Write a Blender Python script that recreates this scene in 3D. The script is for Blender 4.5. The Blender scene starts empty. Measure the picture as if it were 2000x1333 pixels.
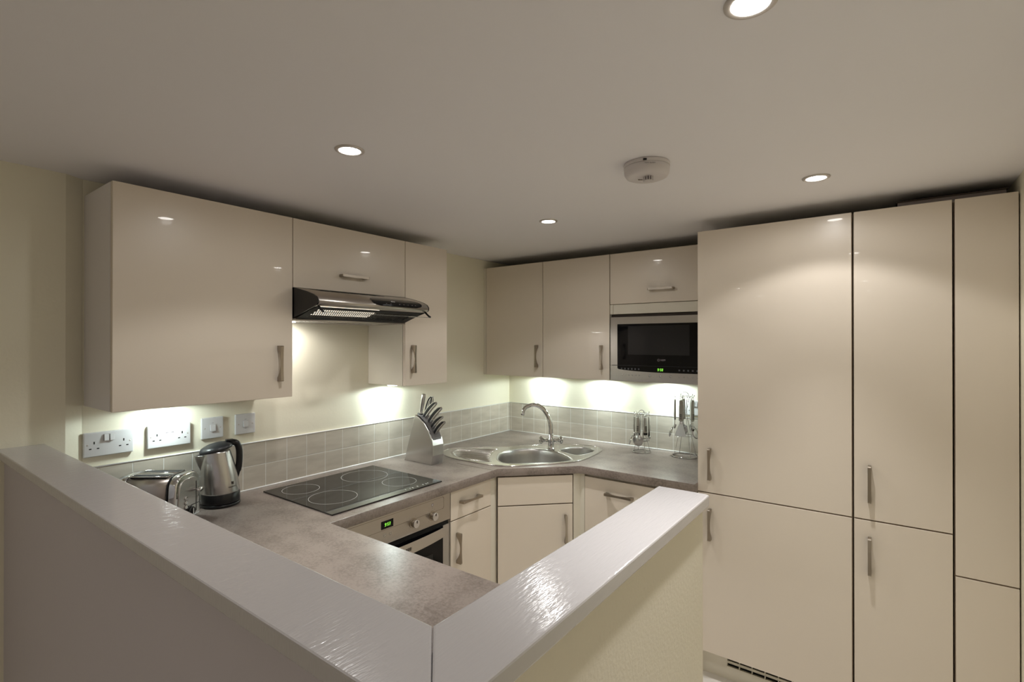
import bpy, bmesh, math, random
from mathutils import Vector, Matrix
random.seed(7)
PI = math.pi
S = bpy.context.scene
C = S.collection

# ---------------------------------------------------------------- camera
cam_d = bpy.data.cameras.new('camera')
cam_d.sensor_width = 36.0
cam_d.lens = 993.4158 / 2000 * 36.0
cam_d.clip_start = 0.02
cam = bpy.data.objects.new('camera', cam_d)
C.objects.link(cam)
cam.location = (2.2595, -3.0032, 1.5415)
cam.rotation_euler = (math.radians(90.156), math.radians(0.0), math.radians(36.653))
S.camera = cam

# ---------------------------------------------------------------- world, lights, exposure
W = bpy.data.worlds.new('world')
S.world = W
W.use_nodes = True
W.node_tree.nodes['Background'].inputs[0].default_value = (0.9, 0.92, 1.0, 1)
W.node_tree.nodes['Background'].inputs[1].default_value = 0.02
S.view_settings.view_transform = 'Standard'
S.view_settings.look = 'None'
S.view_settings.gamma = 1.0
S.view_settings.use_curve_mapping = False
S.view_settings.exposure = 0.33
S.cycles.use_denoising = True
S.cycles.max_bounces = 10
S.cycles.diffuse_bounces = 6
S.cycles.glossy_bounces = 5
S.cycles.transmission_bounces = 6
S.cycles.sample_clamp_indirect = 4.0
S.cycles.caustics_reflective = False
S.cycles.caustics_refractive = False
S.cycles.blur_glossy = 1.0

CEIL = 2.11
BEAM_W, SPILL_W, GLOW_W, PUCK_W, FILL_W, HOOD_W = 27.0, 6.0, 2.0, 2.6, 4.2, 3.4
WARM = (1.0, 0.985, 0.965)
COOL = (0.86, 1.0, 0.97)
def spot(name, loc, watts, angle, blend, col, size, rot=(0, 0, 0)):
    l = bpy.data.lights.new(name, 'SPOT')
    l.energy = watts; l.spot_size = math.radians(angle); l.spot_blend = blend
    l.color = col; l.shadow_soft_size = size
    o = bpy.data.objects.new(name, l); o.location = loc; o.rotation_euler = rot
    C.objects.link(o)
    return o
# the kitchen's four ceiling downlights, then unseen fill lamps added behind the camera
DL = [(0.98, -2.086), (2.073, -2.085), (2.055, -0.973), (0.976, -0.993)]
FILL_BACK = [(0.98, -3.9), (2.073, -3.9), (0.98, -5.0), (2.073, -5.0)]
for x, y in DL:
    spot('downlight_beam', (x, y, CEIL - 0.016), BEAM_W, 62, 1.0, WARM, 0.02)
    spot('spill_spot', (x, y, CEIL - 0.016), SPILL_W, 122, 0.25, WARM, 0.02)
    spot('downlight_glow', (x, y, CEIL - 0.016), GLOW_W, 176, 0.35, WARM, 0.02)
for x, y in FILL_BACK:  # ambient fill from the lamps added out of view
    spot('spill_spot', (x, y, CEIL - 0.016), 4.6, 130, 0.4, (1.0, 0.94, 0.95), 0.05)
# under-cabinet lights: (x, y, direction tilt)
PUCKS = [(0.09, -2.24), (0.09, -1.17), (0.33, -0.09), (0.79, -0.09), (1.21, -0.09)]
for x, y in PUCKS:
    left = x < 0.2 and y < -0.5
    k = 0.6 if y < -2 else 1.0                    # the lamp over the sockets is the weakest
    spot('puck_fill', (x, y, 1.303), FILL_W * k, 179, 0.2, COOL, 0.02)
    spot('puck_beam', (x, y, 1.303), PUCK_W * k, 118, 1.0, COOL, 0.02, (0, math.radians(34), 0) if left else (math.radians(34), 0, 0))

# ---------------------------------------------------------------- materials
def nmat(name):
    m = bpy.data.materials.new(name); m.use_nodes = True
    nt = m.node_tree
    return m, nt, nt.nodes['Principled BSDF']
def pmat(name, col, rough=0.5, metal=0.0, spec=0.5, coat=0.0, noise=0.0, nscale=8.0, bump=0.0, bscale=200.0,
         stretch=None, aniso=0.0, rvar=0.0, emit=None, estr=0.0, trans=0.0, bdist=0.001):
    m, nt, b = nmat(name)
    b.inputs['Base Color'].default_value = (*col, 1)
    b.inputs['Roughness'].default_value = rough
    b.inputs['Metallic'].default_value = metal
    b.inputs['Specular IOR Level'].default_value = spec
    b.inputs['Coat Weight'].default_value = coat
    b.inputs['Coat Roughness'].default_value = 0.03
    b.inputs['Transmission Weight'].default_value = trans
    if aniso:
        b.inputs['Anisotropic'].default_value = aniso
        tg = nt.nodes.new('ShaderNodeTangent'); tg.direction_type = 'RADIAL'; tg.axis = 'Z'
        nt.links.new(tg.outputs[0], b.inputs['Tangent'])
    if emit:
        b.inputs['Emission Color'].default_value = (*emit, 1); b.inputs['Emission Strength'].default_value = estr
    tc = nt.nodes.new('ShaderNodeTexCoord'); mp = nt.nodes.new('ShaderNodeMapping')
    nt.links.new(tc.outputs['Object'], mp.inputs['Vector'])
    if stretch: mp.inputs['Scale'].default_value = stretch
    if noise or rvar:
        n = nt.nodes.new('ShaderNodeTexNoise'); n.inputs['Scale'].default_value = nscale
        n.inputs['Detail'].default_value = 6
        nt.links.new(mp.outputs[0], n.inputs['Vector'])
        if noise:
            mx = nt.nodes.new('ShaderNodeMix'); mx.data_type = 'RGBA'
            mx.inputs[6].default_value = (*[c * (1 - noise) for c in col], 1)
            mx.inputs[7].default_value = (*[min(1, c * (1 + noise)) for c in col], 1)
            nt.links.new(n.outputs['Fac'], mx.inputs[0]); nt.links.new(mx.outputs[2], b.inputs['Base Color'])
        if rvar:
            r = nt.nodes.new('ShaderNodeMapRange')
            r.inputs['To Min'].default_value = max(0.01, rough - rvar); r.inputs['To Max'].default_value = rough + rvar
            nt.links.new(n.outputs['Fac'], r.inputs['Value']); nt.links.new(r.outputs[0], b.inputs['Roughness'])
    if bump:
        n2 = nt.nodes.new('ShaderNodeTexNoise'); n2.inputs['Scale'].default_value = bscale
        n2.inputs['Detail'].default_value = 3
        nt.links.new(mp.outputs[0], n2.inputs['Vector'])
        bp = nt.nodes.new('ShaderNodeBump'); bp.inputs['Strength'].default_value = bump
        bp.inputs['Distance'].default_value = bdist
        nt.links.new(n2.outputs['Fac'], bp.inputs['Height']); nt.links.new(bp.outputs[0], b.inputs['Normal'])
    return m

M = {}
M['ceiling'] = pmat('ceiling_paint', (0.885, 0.87, 0.90), 0.65, noise=0.02, nscale=1.5, bump=0.15, bscale=60)
M['wall'] = pmat('pale_yellow_paint', (0.85, 0.81, 0.66), 0.55, noise=0.02, nscale=2.0, bump=0.35, bscale=90)
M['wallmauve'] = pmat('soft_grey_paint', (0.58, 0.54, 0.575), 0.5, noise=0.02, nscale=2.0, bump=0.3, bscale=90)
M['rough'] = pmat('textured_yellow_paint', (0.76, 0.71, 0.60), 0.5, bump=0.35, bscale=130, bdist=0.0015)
M['door'] = pmat('cream_gloss_lacquer', (0.735, 0.655, 0.555), 0.32, spec=0.5, coat=0.55, bump=0.02, bscale=400)
M['door'].node_tree.nodes['Principled BSDF'].inputs['Coat Roughness'].default_value = 0.02
M['carcass'] = pmat('cream_carcass_board', (0.72, 0.68, 0.58), 0.45)
M['side'] = pmat('pale_grey_side_panel', (0.80, 0.77, 0.78), 0.4)
M['dark'] = pmat('dark_gap', (0.05, 0.035, 0.025), 0.7)
M['gap'] = pmat('brown_door_gap', (0.16, 0.12, 0.08), 0.6)
M['tallgap'] = pmat('tan_carcass_edge', (0.40, 0.31, 0.22), 0.6)
M['white_pl'] = pmat('white_plastic', (0.66, 0.66, 0.67), 0.3, coat=0.2)
M['alarm'] = pmat('alarm_plastic', (0.68, 0.64, 0.64), 0.4)
M['grey_mark'] = pmat('grey_print', (0.28, 0.25, 0.27), 0.5)
M['black'] = pmat('black_plastic', (0.006, 0.006, 0.007), 0.28, spec=0.4)
M['softblack'] = pmat('soft_black_plastic', (0.02, 0.022, 0.025), 0.33)
M['hole'] = pmat('socket_hole', (0.01, 0.01, 0.01), 0.8)
M['steel'] = pmat('brushed_steel', (0.58, 0.56, 0.54), 0.27, 1.0, noise=0.02, nscale=12, stretch=(1, 1, 30), aniso=0.6)
M['steel_h'] = pmat('brushed_steel_panel', (0.50, 0.465, 0.425), 0.33, 1.0, noise=0.02, nscale=12, stretch=(1, 1, 30), aniso=0.5)
M['steel_v'] = pmat('brushed_steel_upright', (0.55, 0.54, 0.53), 0.25, 1.0, noise=0.02, nscale=20, stretch=(20, 20, 1))
M['sinksteel'] = pmat('satin_sink_steel', (0.70, 0.68, 0.65), 0.17, 1.0)
M['bowlsteel'] = pmat('satin_bowl_steel', (0.50, 0.485, 0.465), 0.34, 1.0)
M['chrome'] = pmat('chrome', (0.66, 0.66, 0.66), 0.05, 1.0)
M['handle'] = pmat('satin_nickel_handle', (0.40, 0.35, 0.29), 0.33, 1.0)
M['knifeh'] = pmat('satin_knife_handle', (0.62, 0.61, 0.60), 0.24, 1.0)
M['utensil'] = pmat('grey_handle_plastic', (0.34, 0.32, 0.275), 0.4)
M['glass_black'] = pmat('black_glass', (0.004, 0.004, 0.005), 0.04, spec=0.25)
M['glass_dark'] = pmat('smoked_glass', (0.016, 0.016, 0.018), 0.06, spec=0.4)
M['hob'] = pmat('black_ceramic_hob', (0.010, 0.009, 0.009), 0.04, spec=0.6)
M['ring'] = pmat('printed_white_ring', (0.50, 0.49, 0.47), 0.4)
M['white'] = pmat('white_print', (0.8, 0.8, 0.8), 0.4)
M['redblack'] = pmat('dark_red_print', (0.10, 0.02, 0.015), 0.4)
M['seal'] = pmat('white_sealant', (0.86, 0.86, 0.84), 0.25)
M['green'] = pmat('green_display', (0.02, 0.05, 0.01), 0.4, emit=(0.32, 1.0, 0.08), estr=0.9)
M['lens'] = pmat('lamp_lens', (1, 1, 1), 0.3, emit=(1.0, 0.97, 0.93), estr=22.0)
M['pucklens'] = pmat('cool_lamp_lens', (1, 1, 1), 0.3, emit=(0.93, 1.0, 0.97), estr=9.0)
M['hoodlens'] = pmat('hood_lamp_diffuser', (1, 0.95, 0.88), 0.4, emit=(1.0, 0.88, 0.70), estr=1.8)
M['bezel'] = pmat('brushed_bezel', (0.62, 0.58, 0.55), 0.5, 0.8)
M['floor'] = None
M['box'] = pmat('grey_card', (0.22, 0.19, 0.19), 0.6)

def tiles_floor():
    m, nt, b = nmat('pale_stone_floor_tiles')
    tc = nt.nodes.new('ShaderNodeTexCoord'); br = nt.nodes.new('ShaderNodeTexBrick')
    br.offset = 0; br.inputs['Color1'].default_value = (0.70, 0.67, 0.63, 1); br.inputs['Color2'].default_value = (0.74, 0.71, 0.67, 1)
    br.inputs['Mortar'].default_value = (0.75, 0.73, 0.7, 1); br.inputs['Scale'].default_value = 1.0
    br.inputs['Mortar Size'].default_value = 0.006; br.inputs['Brick Width'].default_value = 0.33; br.inputs['Row Height'].default_value = 0.33
    nt.links.new(tc.outputs['Object'], br.inputs['Vector']); nt.links.new(br.outputs['Color'], b.inputs['Base Color'])
    b.inputs['Roughness'].default_value = 0.25
    return m
M['floor'] = tiles_floor()

def worktop_mat():
    m, nt, b = nmat('mottled_taupe_laminate')
    tc = nt.nodes.new('ShaderNodeTexCoord')
    n1 = nt.nodes.new('ShaderNodeTexNoise'); n1.inputs['Scale'].default_value = 9; n1.inputs['Detail'].default_value = 5
    n2 = nt.nodes.new('ShaderNodeTexNoise'); n2.inputs['Scale'].default_value = 85; n2.inputs['Detail'].default_value = 6; n2.inputs['Roughness'].default_value = 0.7
    n3 = nt.nodes.new('ShaderNodeTexVoronoi'); n3.inputs['Scale'].default_value = 170
    ad = nt.nodes.new('ShaderNodeMath'); ad.operation = 'ADD'
    ml = nt.nodes.new('ShaderNodeMath'); ml.operation = 'MULTIPLY_ADD'; ml.inputs[1].default_value = 0.25
    rp = nt.nodes.new('ShaderNodeValToRGB')
    for n in (n1, n2, n3): nt.links.new(tc.outputs['Object'], n.inputs['Vector'])
    nt.links.new(n1.outputs['Fac'], ad.inputs[0]); nt.links.new(n2.outputs['Fac'], ad.inputs[1])
    nt.links.new(n3.outputs['Distance'], ml.inputs[0]); nt.links.new(ad.outputs[0], ml.inputs[2])
    e = rp.color_ramp.elements
    e[0].position = 0.80; e[0].color = (0.122, 0.095, 0.080, 1)
    e[1].position = 1.30; e[1].color = (0.272, 0.226, 0.200, 1)
    mr = nt.nodes.new('ShaderNodeMath'); mr.operation = 'MULTIPLY'; mr.inputs[1].default_value = 0.8
    nt.links.new(ml.outputs[0], mr.inputs[0]); nt.links.new(mr.outputs[0], rp.inputs[0])
    e[0].position = 0.62; e[1].position = 1.0
    nt.links.new(rp.outputs[0], b.inputs['Base Color'])
    b.inputs['Roughness'].default_value = 0.30
    b.inputs['Specular IOR Level'].default_value = 0.6
    bp = nt.nodes.new('ShaderNodeBump'); bp.inputs['Strength'].default_value = 0.25; bp.inputs['Distance'].default_value = 0.0006
    nt.links.new(n2.outputs['Fac'], bp.inputs['Height']); nt.links.new(bp.outputs[0], b.inputs['Normal'])
    return m
M['worktop'] = worktop_mat()

def cap_mat():
    # brushed white gloss paint: fine crossed ridges catch the lamps
    m, nt, b = nmat('brushed_white_gloss_paint')
    b.inputs['Base Color'].default_value = (0.55, 0.53, 0.535, 1)
    b.inputs['Roughness'].default_value = 0.14
    b.inputs['Specular IOR Level'].default_value = 0.6
    tc = nt.nodes.new('ShaderNodeTexCoord')
    hs = []
    for ang, sc in ((0.55, (260, 40, 60)), (-0.5, (230, 36, 60))):
        mp = nt.nodes.new('ShaderNodeMapping'); mp.inputs['Rotation'].default_value = (0, 0, ang); mp.inputs['Scale'].default_value = sc
        n = nt.nodes.new('ShaderNodeTexNoise'); n.inputs['Scale'].default_value = 1.0; n.inputs['Detail'].default_value = 2
        nt.links.new(tc.outputs['Object'], mp.inputs['Vector']); nt.links.new(mp.outputs[0], n.inputs['Vector']); hs.append(n)
    n0 = nt.nodes.new('ShaderNodeTexNoise'); n0.inputs['Scale'].default_value = 7
    nt.links.new(tc.outputs['Object'], n0.inputs['Vector'])
    a = nt.nodes.new('ShaderNodeMath'); a.operation = 'ADD'
    nt.links.new(hs[0].outputs['Fac'], a.inputs[0]); nt.links.new(hs[1].outputs['Fac'], a.inputs[1])
    a2 = nt.nodes.new('ShaderNodeMath'); a2.operation = 'MULTIPLY_ADD'; a2.inputs[1].default_value = 0.25
    nt.links.new(n0.outputs['Fac'], a2.inputs[0]); nt.links.new(a.outputs[0], a2.inputs[2])
    bp = nt.nodes.new('ShaderNodeBump'); bp.inputs['Strength'].default_value = 0.33; bp.inputs['Distance'].default_value = 0.001
    nt.links.new(a2.outputs[0], bp.inputs['Height']); nt.links.new(bp.outputs[0], b.inputs['Normal'])
    return m
M['cap'] = cap_mat()
def tile_mat():
    m, nt, b = nmat('grey_beige_glazed_tile')
    tc = nt.nodes.new('ShaderNodeTexCoord'); mp = nt.nodes.new('ShaderNodeMapping')
    mp.inputs['Scale'].default_value = (3, 3, 12)
    n = nt.nodes.new('ShaderNodeTexNoise'); n.inputs['Scale'].default_value = 2.4; n.inputs['Detail'].default_value = 4
    nt.links.new(tc.outputs['Object'], mp.inputs[0]); nt.links.new(mp.outputs[0], n.inputs['Vector'])
    rp = nt.nodes.new('ShaderNodeValToRGB')
    rp.color_ramp.elements[0].position = 0.3; rp.color_ramp.elements[0].color = (0.50, 0.455, 0.385, 1)
    rp.color_ramp.elements[1].position = 0.7; rp.color_ramp.elements[1].color = (0.61, 0.56, 0.48, 1)
    nt.links.new(n.outputs['Fac'], rp.inputs[0]); nt.links.new(rp.outputs[0], b.inputs['Base Color'])
    b.inputs['Roughness'].default_value = 0.22
    return m
M['tile'] = tile_mat()
M['grout'] = pmat('white_grout', (0.80, 0.80, 0.76), 0.6)

# ---------------------------------------------------------------- mesh helpers
class B:
    def __init__(s): s.bm = bmesh.new(); s.mi = 0
    def _f(s, vs, smooth=False):
        try:
            f = s.bm.faces.new(vs); f.material_index = s.mi; f.smooth = smooth; return f
        except ValueError: return None
    def box(s, x0, x1, y0, y1, z0, z1, bev=0.0, mat=None, seg=2):
        x0, x1 = min(x0, x1), max(x0, x1); y0, y1 = min(y0, y1), max(y0, y1); z0, z1 = min(z0, z1), max(z0, z1)
        v = [s.bm.verts.new(p) for p in ((x0, y0, z0), (x1, y0, z0), (x1, y1, z0), (x0, y1, z0), (x0, y0, z1), (x1, y0, z1), (x1, y1, z1), (x0, y1, z1))]
        fs = [s._f([v[i] for i in q]) for q in ((0, 3, 2, 1), (4, 5, 6, 7), (0, 1, 5, 4), (1, 2, 6, 5), (2, 3, 7, 6), (3, 0, 4, 7))]
        if bev > 0:
            es = list({e for f in fs for e in f.edges})
            r = bmesh.ops.bevel(s.bm, geom=es, offset=bev, segments=seg, affect='EDGES', profile=0.5)
            for f in r['faces']: f.material_index = s.mi
            vv = {x for f in r['faces'] for x in f.verts} | {x for x in v if x.is_valid}
            v = list(vv)
        if mat is not None: bmesh.ops.transform(s.bm, matrix=mat, verts=v)
        return s
    def prism(s, pts, f3, t0, t1, bev=0.0, smooth=False):
        """pts: 2D polygon; f3(a, b, t) -> 3D point; extruded t0..t1"""
        lo = [s.bm.verts.new(f3(a, b, t0)) for a, b in pts]; hi = [s.bm.verts.new(f3(a, b, t1)) for a, b in pts]
        n = len(pts); fs = [s._f(lo[::-1]), s._f(hi)]
        for i in range(n): fs.append(s._f([lo[i], lo[(i + 1) % n], hi[(i + 1) % n], hi[i]], smooth))
        fs = [f for f in fs if f]
        bmesh.ops.recalc_face_normals(s.bm, faces=fs)
        if bev > 0:
            es = list({e for f in fs[:2] for e in f.edges})
            r = bmesh.ops.bevel(s.bm, geom=es, offset=bev, segments=2, affect='EDGES', profile=0.5)
            for f in r['faces']: f.material_index = s.mi
        return s
    def lathe(s, prof, c=(0, 0, 0), axis='z', n=40, smooth=True, sx=1.0, sy=1.0, shear=None):
        rings = []
        for r, h in prof:
            ring = []
            for k in range(n):
                a = 2 * PI * k / n
                x, y = r * math.cos(a) * sx, r * math.sin(a) * sy
                if axis == 'z': p = (c[0] + x, c[1] + y, c[2] + h)
                elif axis == 'x': p = (c[0] + h, c[1] + x, c[2] + y)
                else: p = (c[0] + y, c[1] + h, c[2] + x)
                if shear: p = shear(Vector(p))
                ring.append(s.bm.verts.new(p))
            rings.append(ring)
        fs = []
        for i in range(len(rings) - 1):
            for k in range(n): fs.append(s._f([rings[i][k], rings[i][(k + 1) % n], rings[i + 1][(k + 1) % n], rings[i + 1][k]], smooth))
        fs.append(s._f(rings[0][::-1])); fs.append(s._f(rings[-1]))
        bmesh.ops.recalc_face_normals(s.bm, faces=[f for f in fs if f])
        return s
    def tube(s, pts, r, n=8, closed=False, caps=True, flat=1.0):
        pts = [Vector(p) for p in pts]; m = len(pts); rings = []
        rr = r if isinstance(r, (list, tuple)) else [r] * m
        up = None
        for i, p in enumerate(pts):
            a = pts[(i - 1) % m] if (closed or i > 0) else p
            b = pts[(i + 1) % m] if (closed or i < m - 1) else p
            t = (b - a).normalized()
            if up is None: up = Vector((0, 0, 1)) if abs(t.z) < 0.9 else Vector((1, 0, 0))
            u = (up - t * up.dot(t))
            if u.length < 1e-5: u = t.orthogonal()
            u.normalize(); w = t.cross(u); up = u
            rings.append([s.bm.verts.new(p + (u * math.cos(2 * PI * k / n) * flat + w * math.sin(2 * PI * k / n)) * rr[i]) for k in range(n)])
        fs = []
        for i in range(m if closed else m - 1):
            A, D = rings[i], rings[(i + 1) % m]
            for k in range(n): fs.append(s._f([A[k], A[(k + 1) % n], D[(k + 1) % n], D[k]], True))
        if not closed and caps: fs += [s._f(rings[0][::-1]), s._f(rings[-1])]
        bmesh.ops.recalc_face_normals(s.bm, faces=[f for f in fs if f])
        return s
    def loft(s, loops, cap=True, smooth=True):
        rings = [[s.bm.verts.new(p) for p in L] for L in loops]; fs = []
        n = len(rings[0])
        for i in range(len(rings) - 1):
            for k in range(n): fs.append(s._f([rings[i][k], rings[i][(k + 1) % n], rings[i + 1][(k + 1) % n], rings[i + 1][k]], smooth))
        if cap: fs.append(s._f(rings[-1]))
        return s
    def sphere(s, c, r, sz=1.0, n=12):
        prof = [(r * math.sin(PI * k / n) + 1e-5, -r * sz * math.cos(PI * k / n)) for k in range(n + 1)]
        return s.lathe(prof, c, n=16)

def obj(name, b, mats, parent=None, world=True, smooth_angle=None):
    me = bpy.data.meshes.new(name)
    b.bm.to_mesh(me); b.bm.free()
    for m in (mats if isinstance(mats, (list, tuple)) else [mats]): me.materials.append(M[m] if isinstance(m, str) else m)
    return link(name, me, parent, world)
def link(name, me, parent=None, world=True):
    o = bpy.data.objects.new(name, me); C.objects.link(o)
    if parent is not None:
        o.parent = parent
        if world: o.matrix_parent_inverse = wmat(parent).inverted()
    return o
def wmat(o):
    m = Matrix.LocRotScale(o.location, o.rotation_euler, o.scale)
    return wmat(o.parent) @ o.matrix_parent_inverse @ m if o.parent else m
def thing(name, label, cat, loc=(0, 0, 0), rz=0.0, group=None):
    o = bpy.data.objects.new(name, None); C.objects.link(o)
    o.empty_display_size = 0.05
    o.location = loc; o.rotation_euler = (0, 0, rz)
    return tag(o, label, cat, group)
def tag(o, label, cat, group=None):
    o['label'] = label; o['category'] = cat
    if group: o['group'] = group
    return o
def struct(name, b, mats):
    o = obj(name, b, mats); o['kind'] = 'structure'; return o
def dup(root, loc, label, rz=None, group=None):
    r = root.copy(); C.objects.link(r); r.location = loc
    if rz is not None: r.rotation_euler = (0, 0, rz)
    r['label'] = label
    if group: r['group'] = group
    def rec(a, b_):
        for ch in list(a.children):
            c = ch.copy(); C.objects.link(c); c.parent = b_; c.matrix_parent_inverse = ch.matrix_parent_inverse.copy(); rec(ch, c)
    rec(root, r)
    return r
def spline(pts, per=6, closed=True):
    out = []; n = len(pts)
    for i in range(n if closed else n - 1):
        g = lambda k: Vector(pts[k % n]) if closed else Vector(pts[max(0, min(n - 1, k))])
        p0, p1, p2, p3 = g(i - 1), g(i), g(i + 1), g(i + 2)
        for j in range(per):
            t = j / per
            out.append(0.5 * ((2 * p1) + (p2 - p0) * t + (2 * p0 - 5 * p1 + 4 * p2 - p3) * t * t + (3 * p1 - p0 - 3 * p2 + p3) * t ** 3))
    if not closed: out.append(Vector(pts[-1]))
    return out
def slab(name, outer, holes, z0, z1, mats, parent=None, bevel=0.0, mtx=None):
    """flat plate with holes, from a filled 2D curve"""
    cu = bpy.data.curves.new(name, 'CURVE'); cu.dimensions = '2D'; cu.fill_mode = 'BOTH'
    cu.extrude = (z1 - z0) / 2 - bevel; cu.bevel_depth = bevel; cu.bevel_resolution = 1
    for L in [outer] + holes:
        sp = cu.splines.new('POLY'); sp.points.add(len(L) - 1); sp.use_cyclic_u = True
        for p, q in zip(sp.points, L): p.co = (q[0], q[1], 0, 1)
    t = bpy.data.objects.new('tmp', cu)
    me = bpy.data.meshes.new_from_object(t)
    bpy.data.objects.remove(t); bpy.data.curves.remove(cu)
    me.transform(Matrix.Translation((0, 0, (z0 + z1) / 2)))
    if mtx is not None: me.transform(mtx)
    me.materials.clear(); me.materials.append(M[mats] if isinstance(mats, str) else mats)
    me.name = name
    return link(name, me, parent)
def text(name, body, size, mtx, mat, parent=None, ext=0.0002, world=True):
    cu = bpy.data.curves.new(name, 'FONT'); cu.body = body; cu.size = size; cu.extrude = ext; cu.align_x = 'CENTER'; cu.align_y = 'CENTER'
    t = bpy.data.objects.new('tmp', cu); me = bpy.data.meshes.new_from_object(t)
    bpy.data.objects.remove(t); bpy.data.curves.remove(cu)
    me.transform(mtx); me.materials.clear(); me.materials.append(M[mat]); me.name = name
    return link(name, me, parent, world)
def basis(o, ex, ey):
    ex = Vector(ex).normalized(); ey = Vector(ey).normalized(); ez = ex.cross(ey)
    m = Matrix((ex, ey, ez)).transposed().to_4x4(); m.translation = Vector(o); return m
SEG = {'9': 'abcdfg', '5': 'acdfg', '3': 'abcdg', '8': 'abcdefg', ':': ''}
def digits(name, s_, h, mtx, parent):
    """seven-segment clock digits"""
    b = B(); w = h * 0.5; t = h * 0.13; x = 0.0; items = []
    for ch in s_:
        if ch == ':':
            for yy in (0.3, 0.7): b.box(x, x + t, h * yy - t / 2, h * yy + t / 2, 0, 0.0004)
            x += t * 2.2; continue
        sl = lambda y: x + y * 0.12
        R = {'a': (0, w, h - t, h), 'g': (0, w, h / 2 - t / 2, h / 2 + t / 2), 'd': (0, w, 0, t),
             'f': (0, t, h / 2, h), 'b': (w - t, w, h / 2, h), 'e': (0, t, 0, h / 2), 'c': (w - t, w, 0, h / 2)}
        for k in SEG[ch]:
            a0, a1, b0, b1 = R[k]; b.box(sl(b0) + a0, sl(b0) + a1, b0, b1, 0, 0.0004)
        x += w * 1.45
    bmesh.ops.translate(b.bm, vec=(-x / 2, -h / 2, 0), verts=b.bm.verts)
    bmesh.ops.transform(b.bm, matrix=mtx, verts=b.bm.verts)
    return obj(name, b, 'green', parent)
def bow_handle(parent, c, along, out, L=0.142, wd=0.011, world=True, depth=0.030):
    """bow handle: straight outer bar, arched inner edge, two feet on the door"""
    c = Vector(c); al = Vector(along).normalized(); ou = Vector(out).normalized(); cr = al.cross(ou)
    h = L / 2; pts = [(-h, 0)]
    N = 14
    pts += [(-h + 0.014, 0)]
    for k in range(1, N):
        a = -1 + 2 * k / N
        pts.append((a * (h - 0.014), (depth - 0.0052) * (1 - abs(a) ** 2.2)))
    pts += [(h - 0.014, 0), (h, 0), (h, depth - 0.002), (h - 0.004, depth)]
    for k in range(1, 6): pts.append((h - 0.004 - (L - 0.008) * k / 6, depth - 0.003 * math.sin(PI * k / 6)))
    pts += [(-h + 0.004, depth), (-h, depth - 0.002)]
    b = B()
    b.prism(pts, lambda a, o_, t: c + al * a + ou * o_ + cr * t, -wd / 2, wd / 2)
    return obj('handle', b, 'handle', parent, world)

# ================================================================ the room
Z0 = 0.894                     # worktop surface
XR = 2.612                     # right-hand wall
YB = -6.0                      # wall behind the camera
b = B(); b.box(-0.2, XR + 0.1, YB - 0.1, 0.1, -0.1, 0.0); struct('floor', b, 'floor')
b = B(); b.box(-0.2, XR + 0.1, YB - 0.1, 0.1, CEIL, CEIL + 0.1); struct('ceiling', b, 'ceiling')
b = B(); b.box(-0.2, XR + 0.1, 0.0, 0.1, 0, CEIL); struct('wall_back', b, 'wall')
b = B(); b.box(XR, XR + 0.1, YB, 0.0, 0, CEIL); struct('wall_right', b, 'wall')
b = B(); b.box(-0.1, XR + 0.1, YB - 0.1, YB, 0, CEIL); struct('wall_front', b, 'wall')
b = B(); b.box(-0.12, 0, -2.475, 0, 0, CEIL); struct('wall_left', b, 'wall')
b = B(); b.prism([(0, -2.4755), (-0.12, -2.4755), (-0.12, YB), (0.032, YB), (0.032, -2.527)], lambda a, c, t: (a, c, t), 0, CEIL)
struct('wall_left_front', b, 'wall')
# L-shaped half-height wall with painted caps
CI_X, CI_Y, CW = 1.8276, -2.5790, 0.115
CAPZ = 1.209
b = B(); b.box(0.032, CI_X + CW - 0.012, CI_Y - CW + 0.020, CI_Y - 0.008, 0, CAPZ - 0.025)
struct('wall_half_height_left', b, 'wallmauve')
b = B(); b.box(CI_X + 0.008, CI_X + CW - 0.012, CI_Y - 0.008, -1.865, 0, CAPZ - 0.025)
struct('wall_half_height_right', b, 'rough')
b = B(); b.prism([(0.030, CI_Y), (0.030, CI_Y - CW), (CI_X + CW - 0.0005, CI_Y - CW), (CI_X - 0.0005, CI_Y)], lambda a, c, t: (a, c, t), CAPZ - 0.025, CAPZ, bev=0.003)
struct('trim_1', b, 'cap')
b = B(); b.prism([(CI_X + 0.0005, CI_Y), (CI_X + CW, CI_Y - CW), (CI_X + CW, -1.859), (CI_X + CW - 0.006, -1.853), (CI_X, -1.853)], lambda a, c, t: (a, c, t), CAPZ - 0.025, CAPZ, bev=0.003)
struct('trim_2', b, 'cap')

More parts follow.
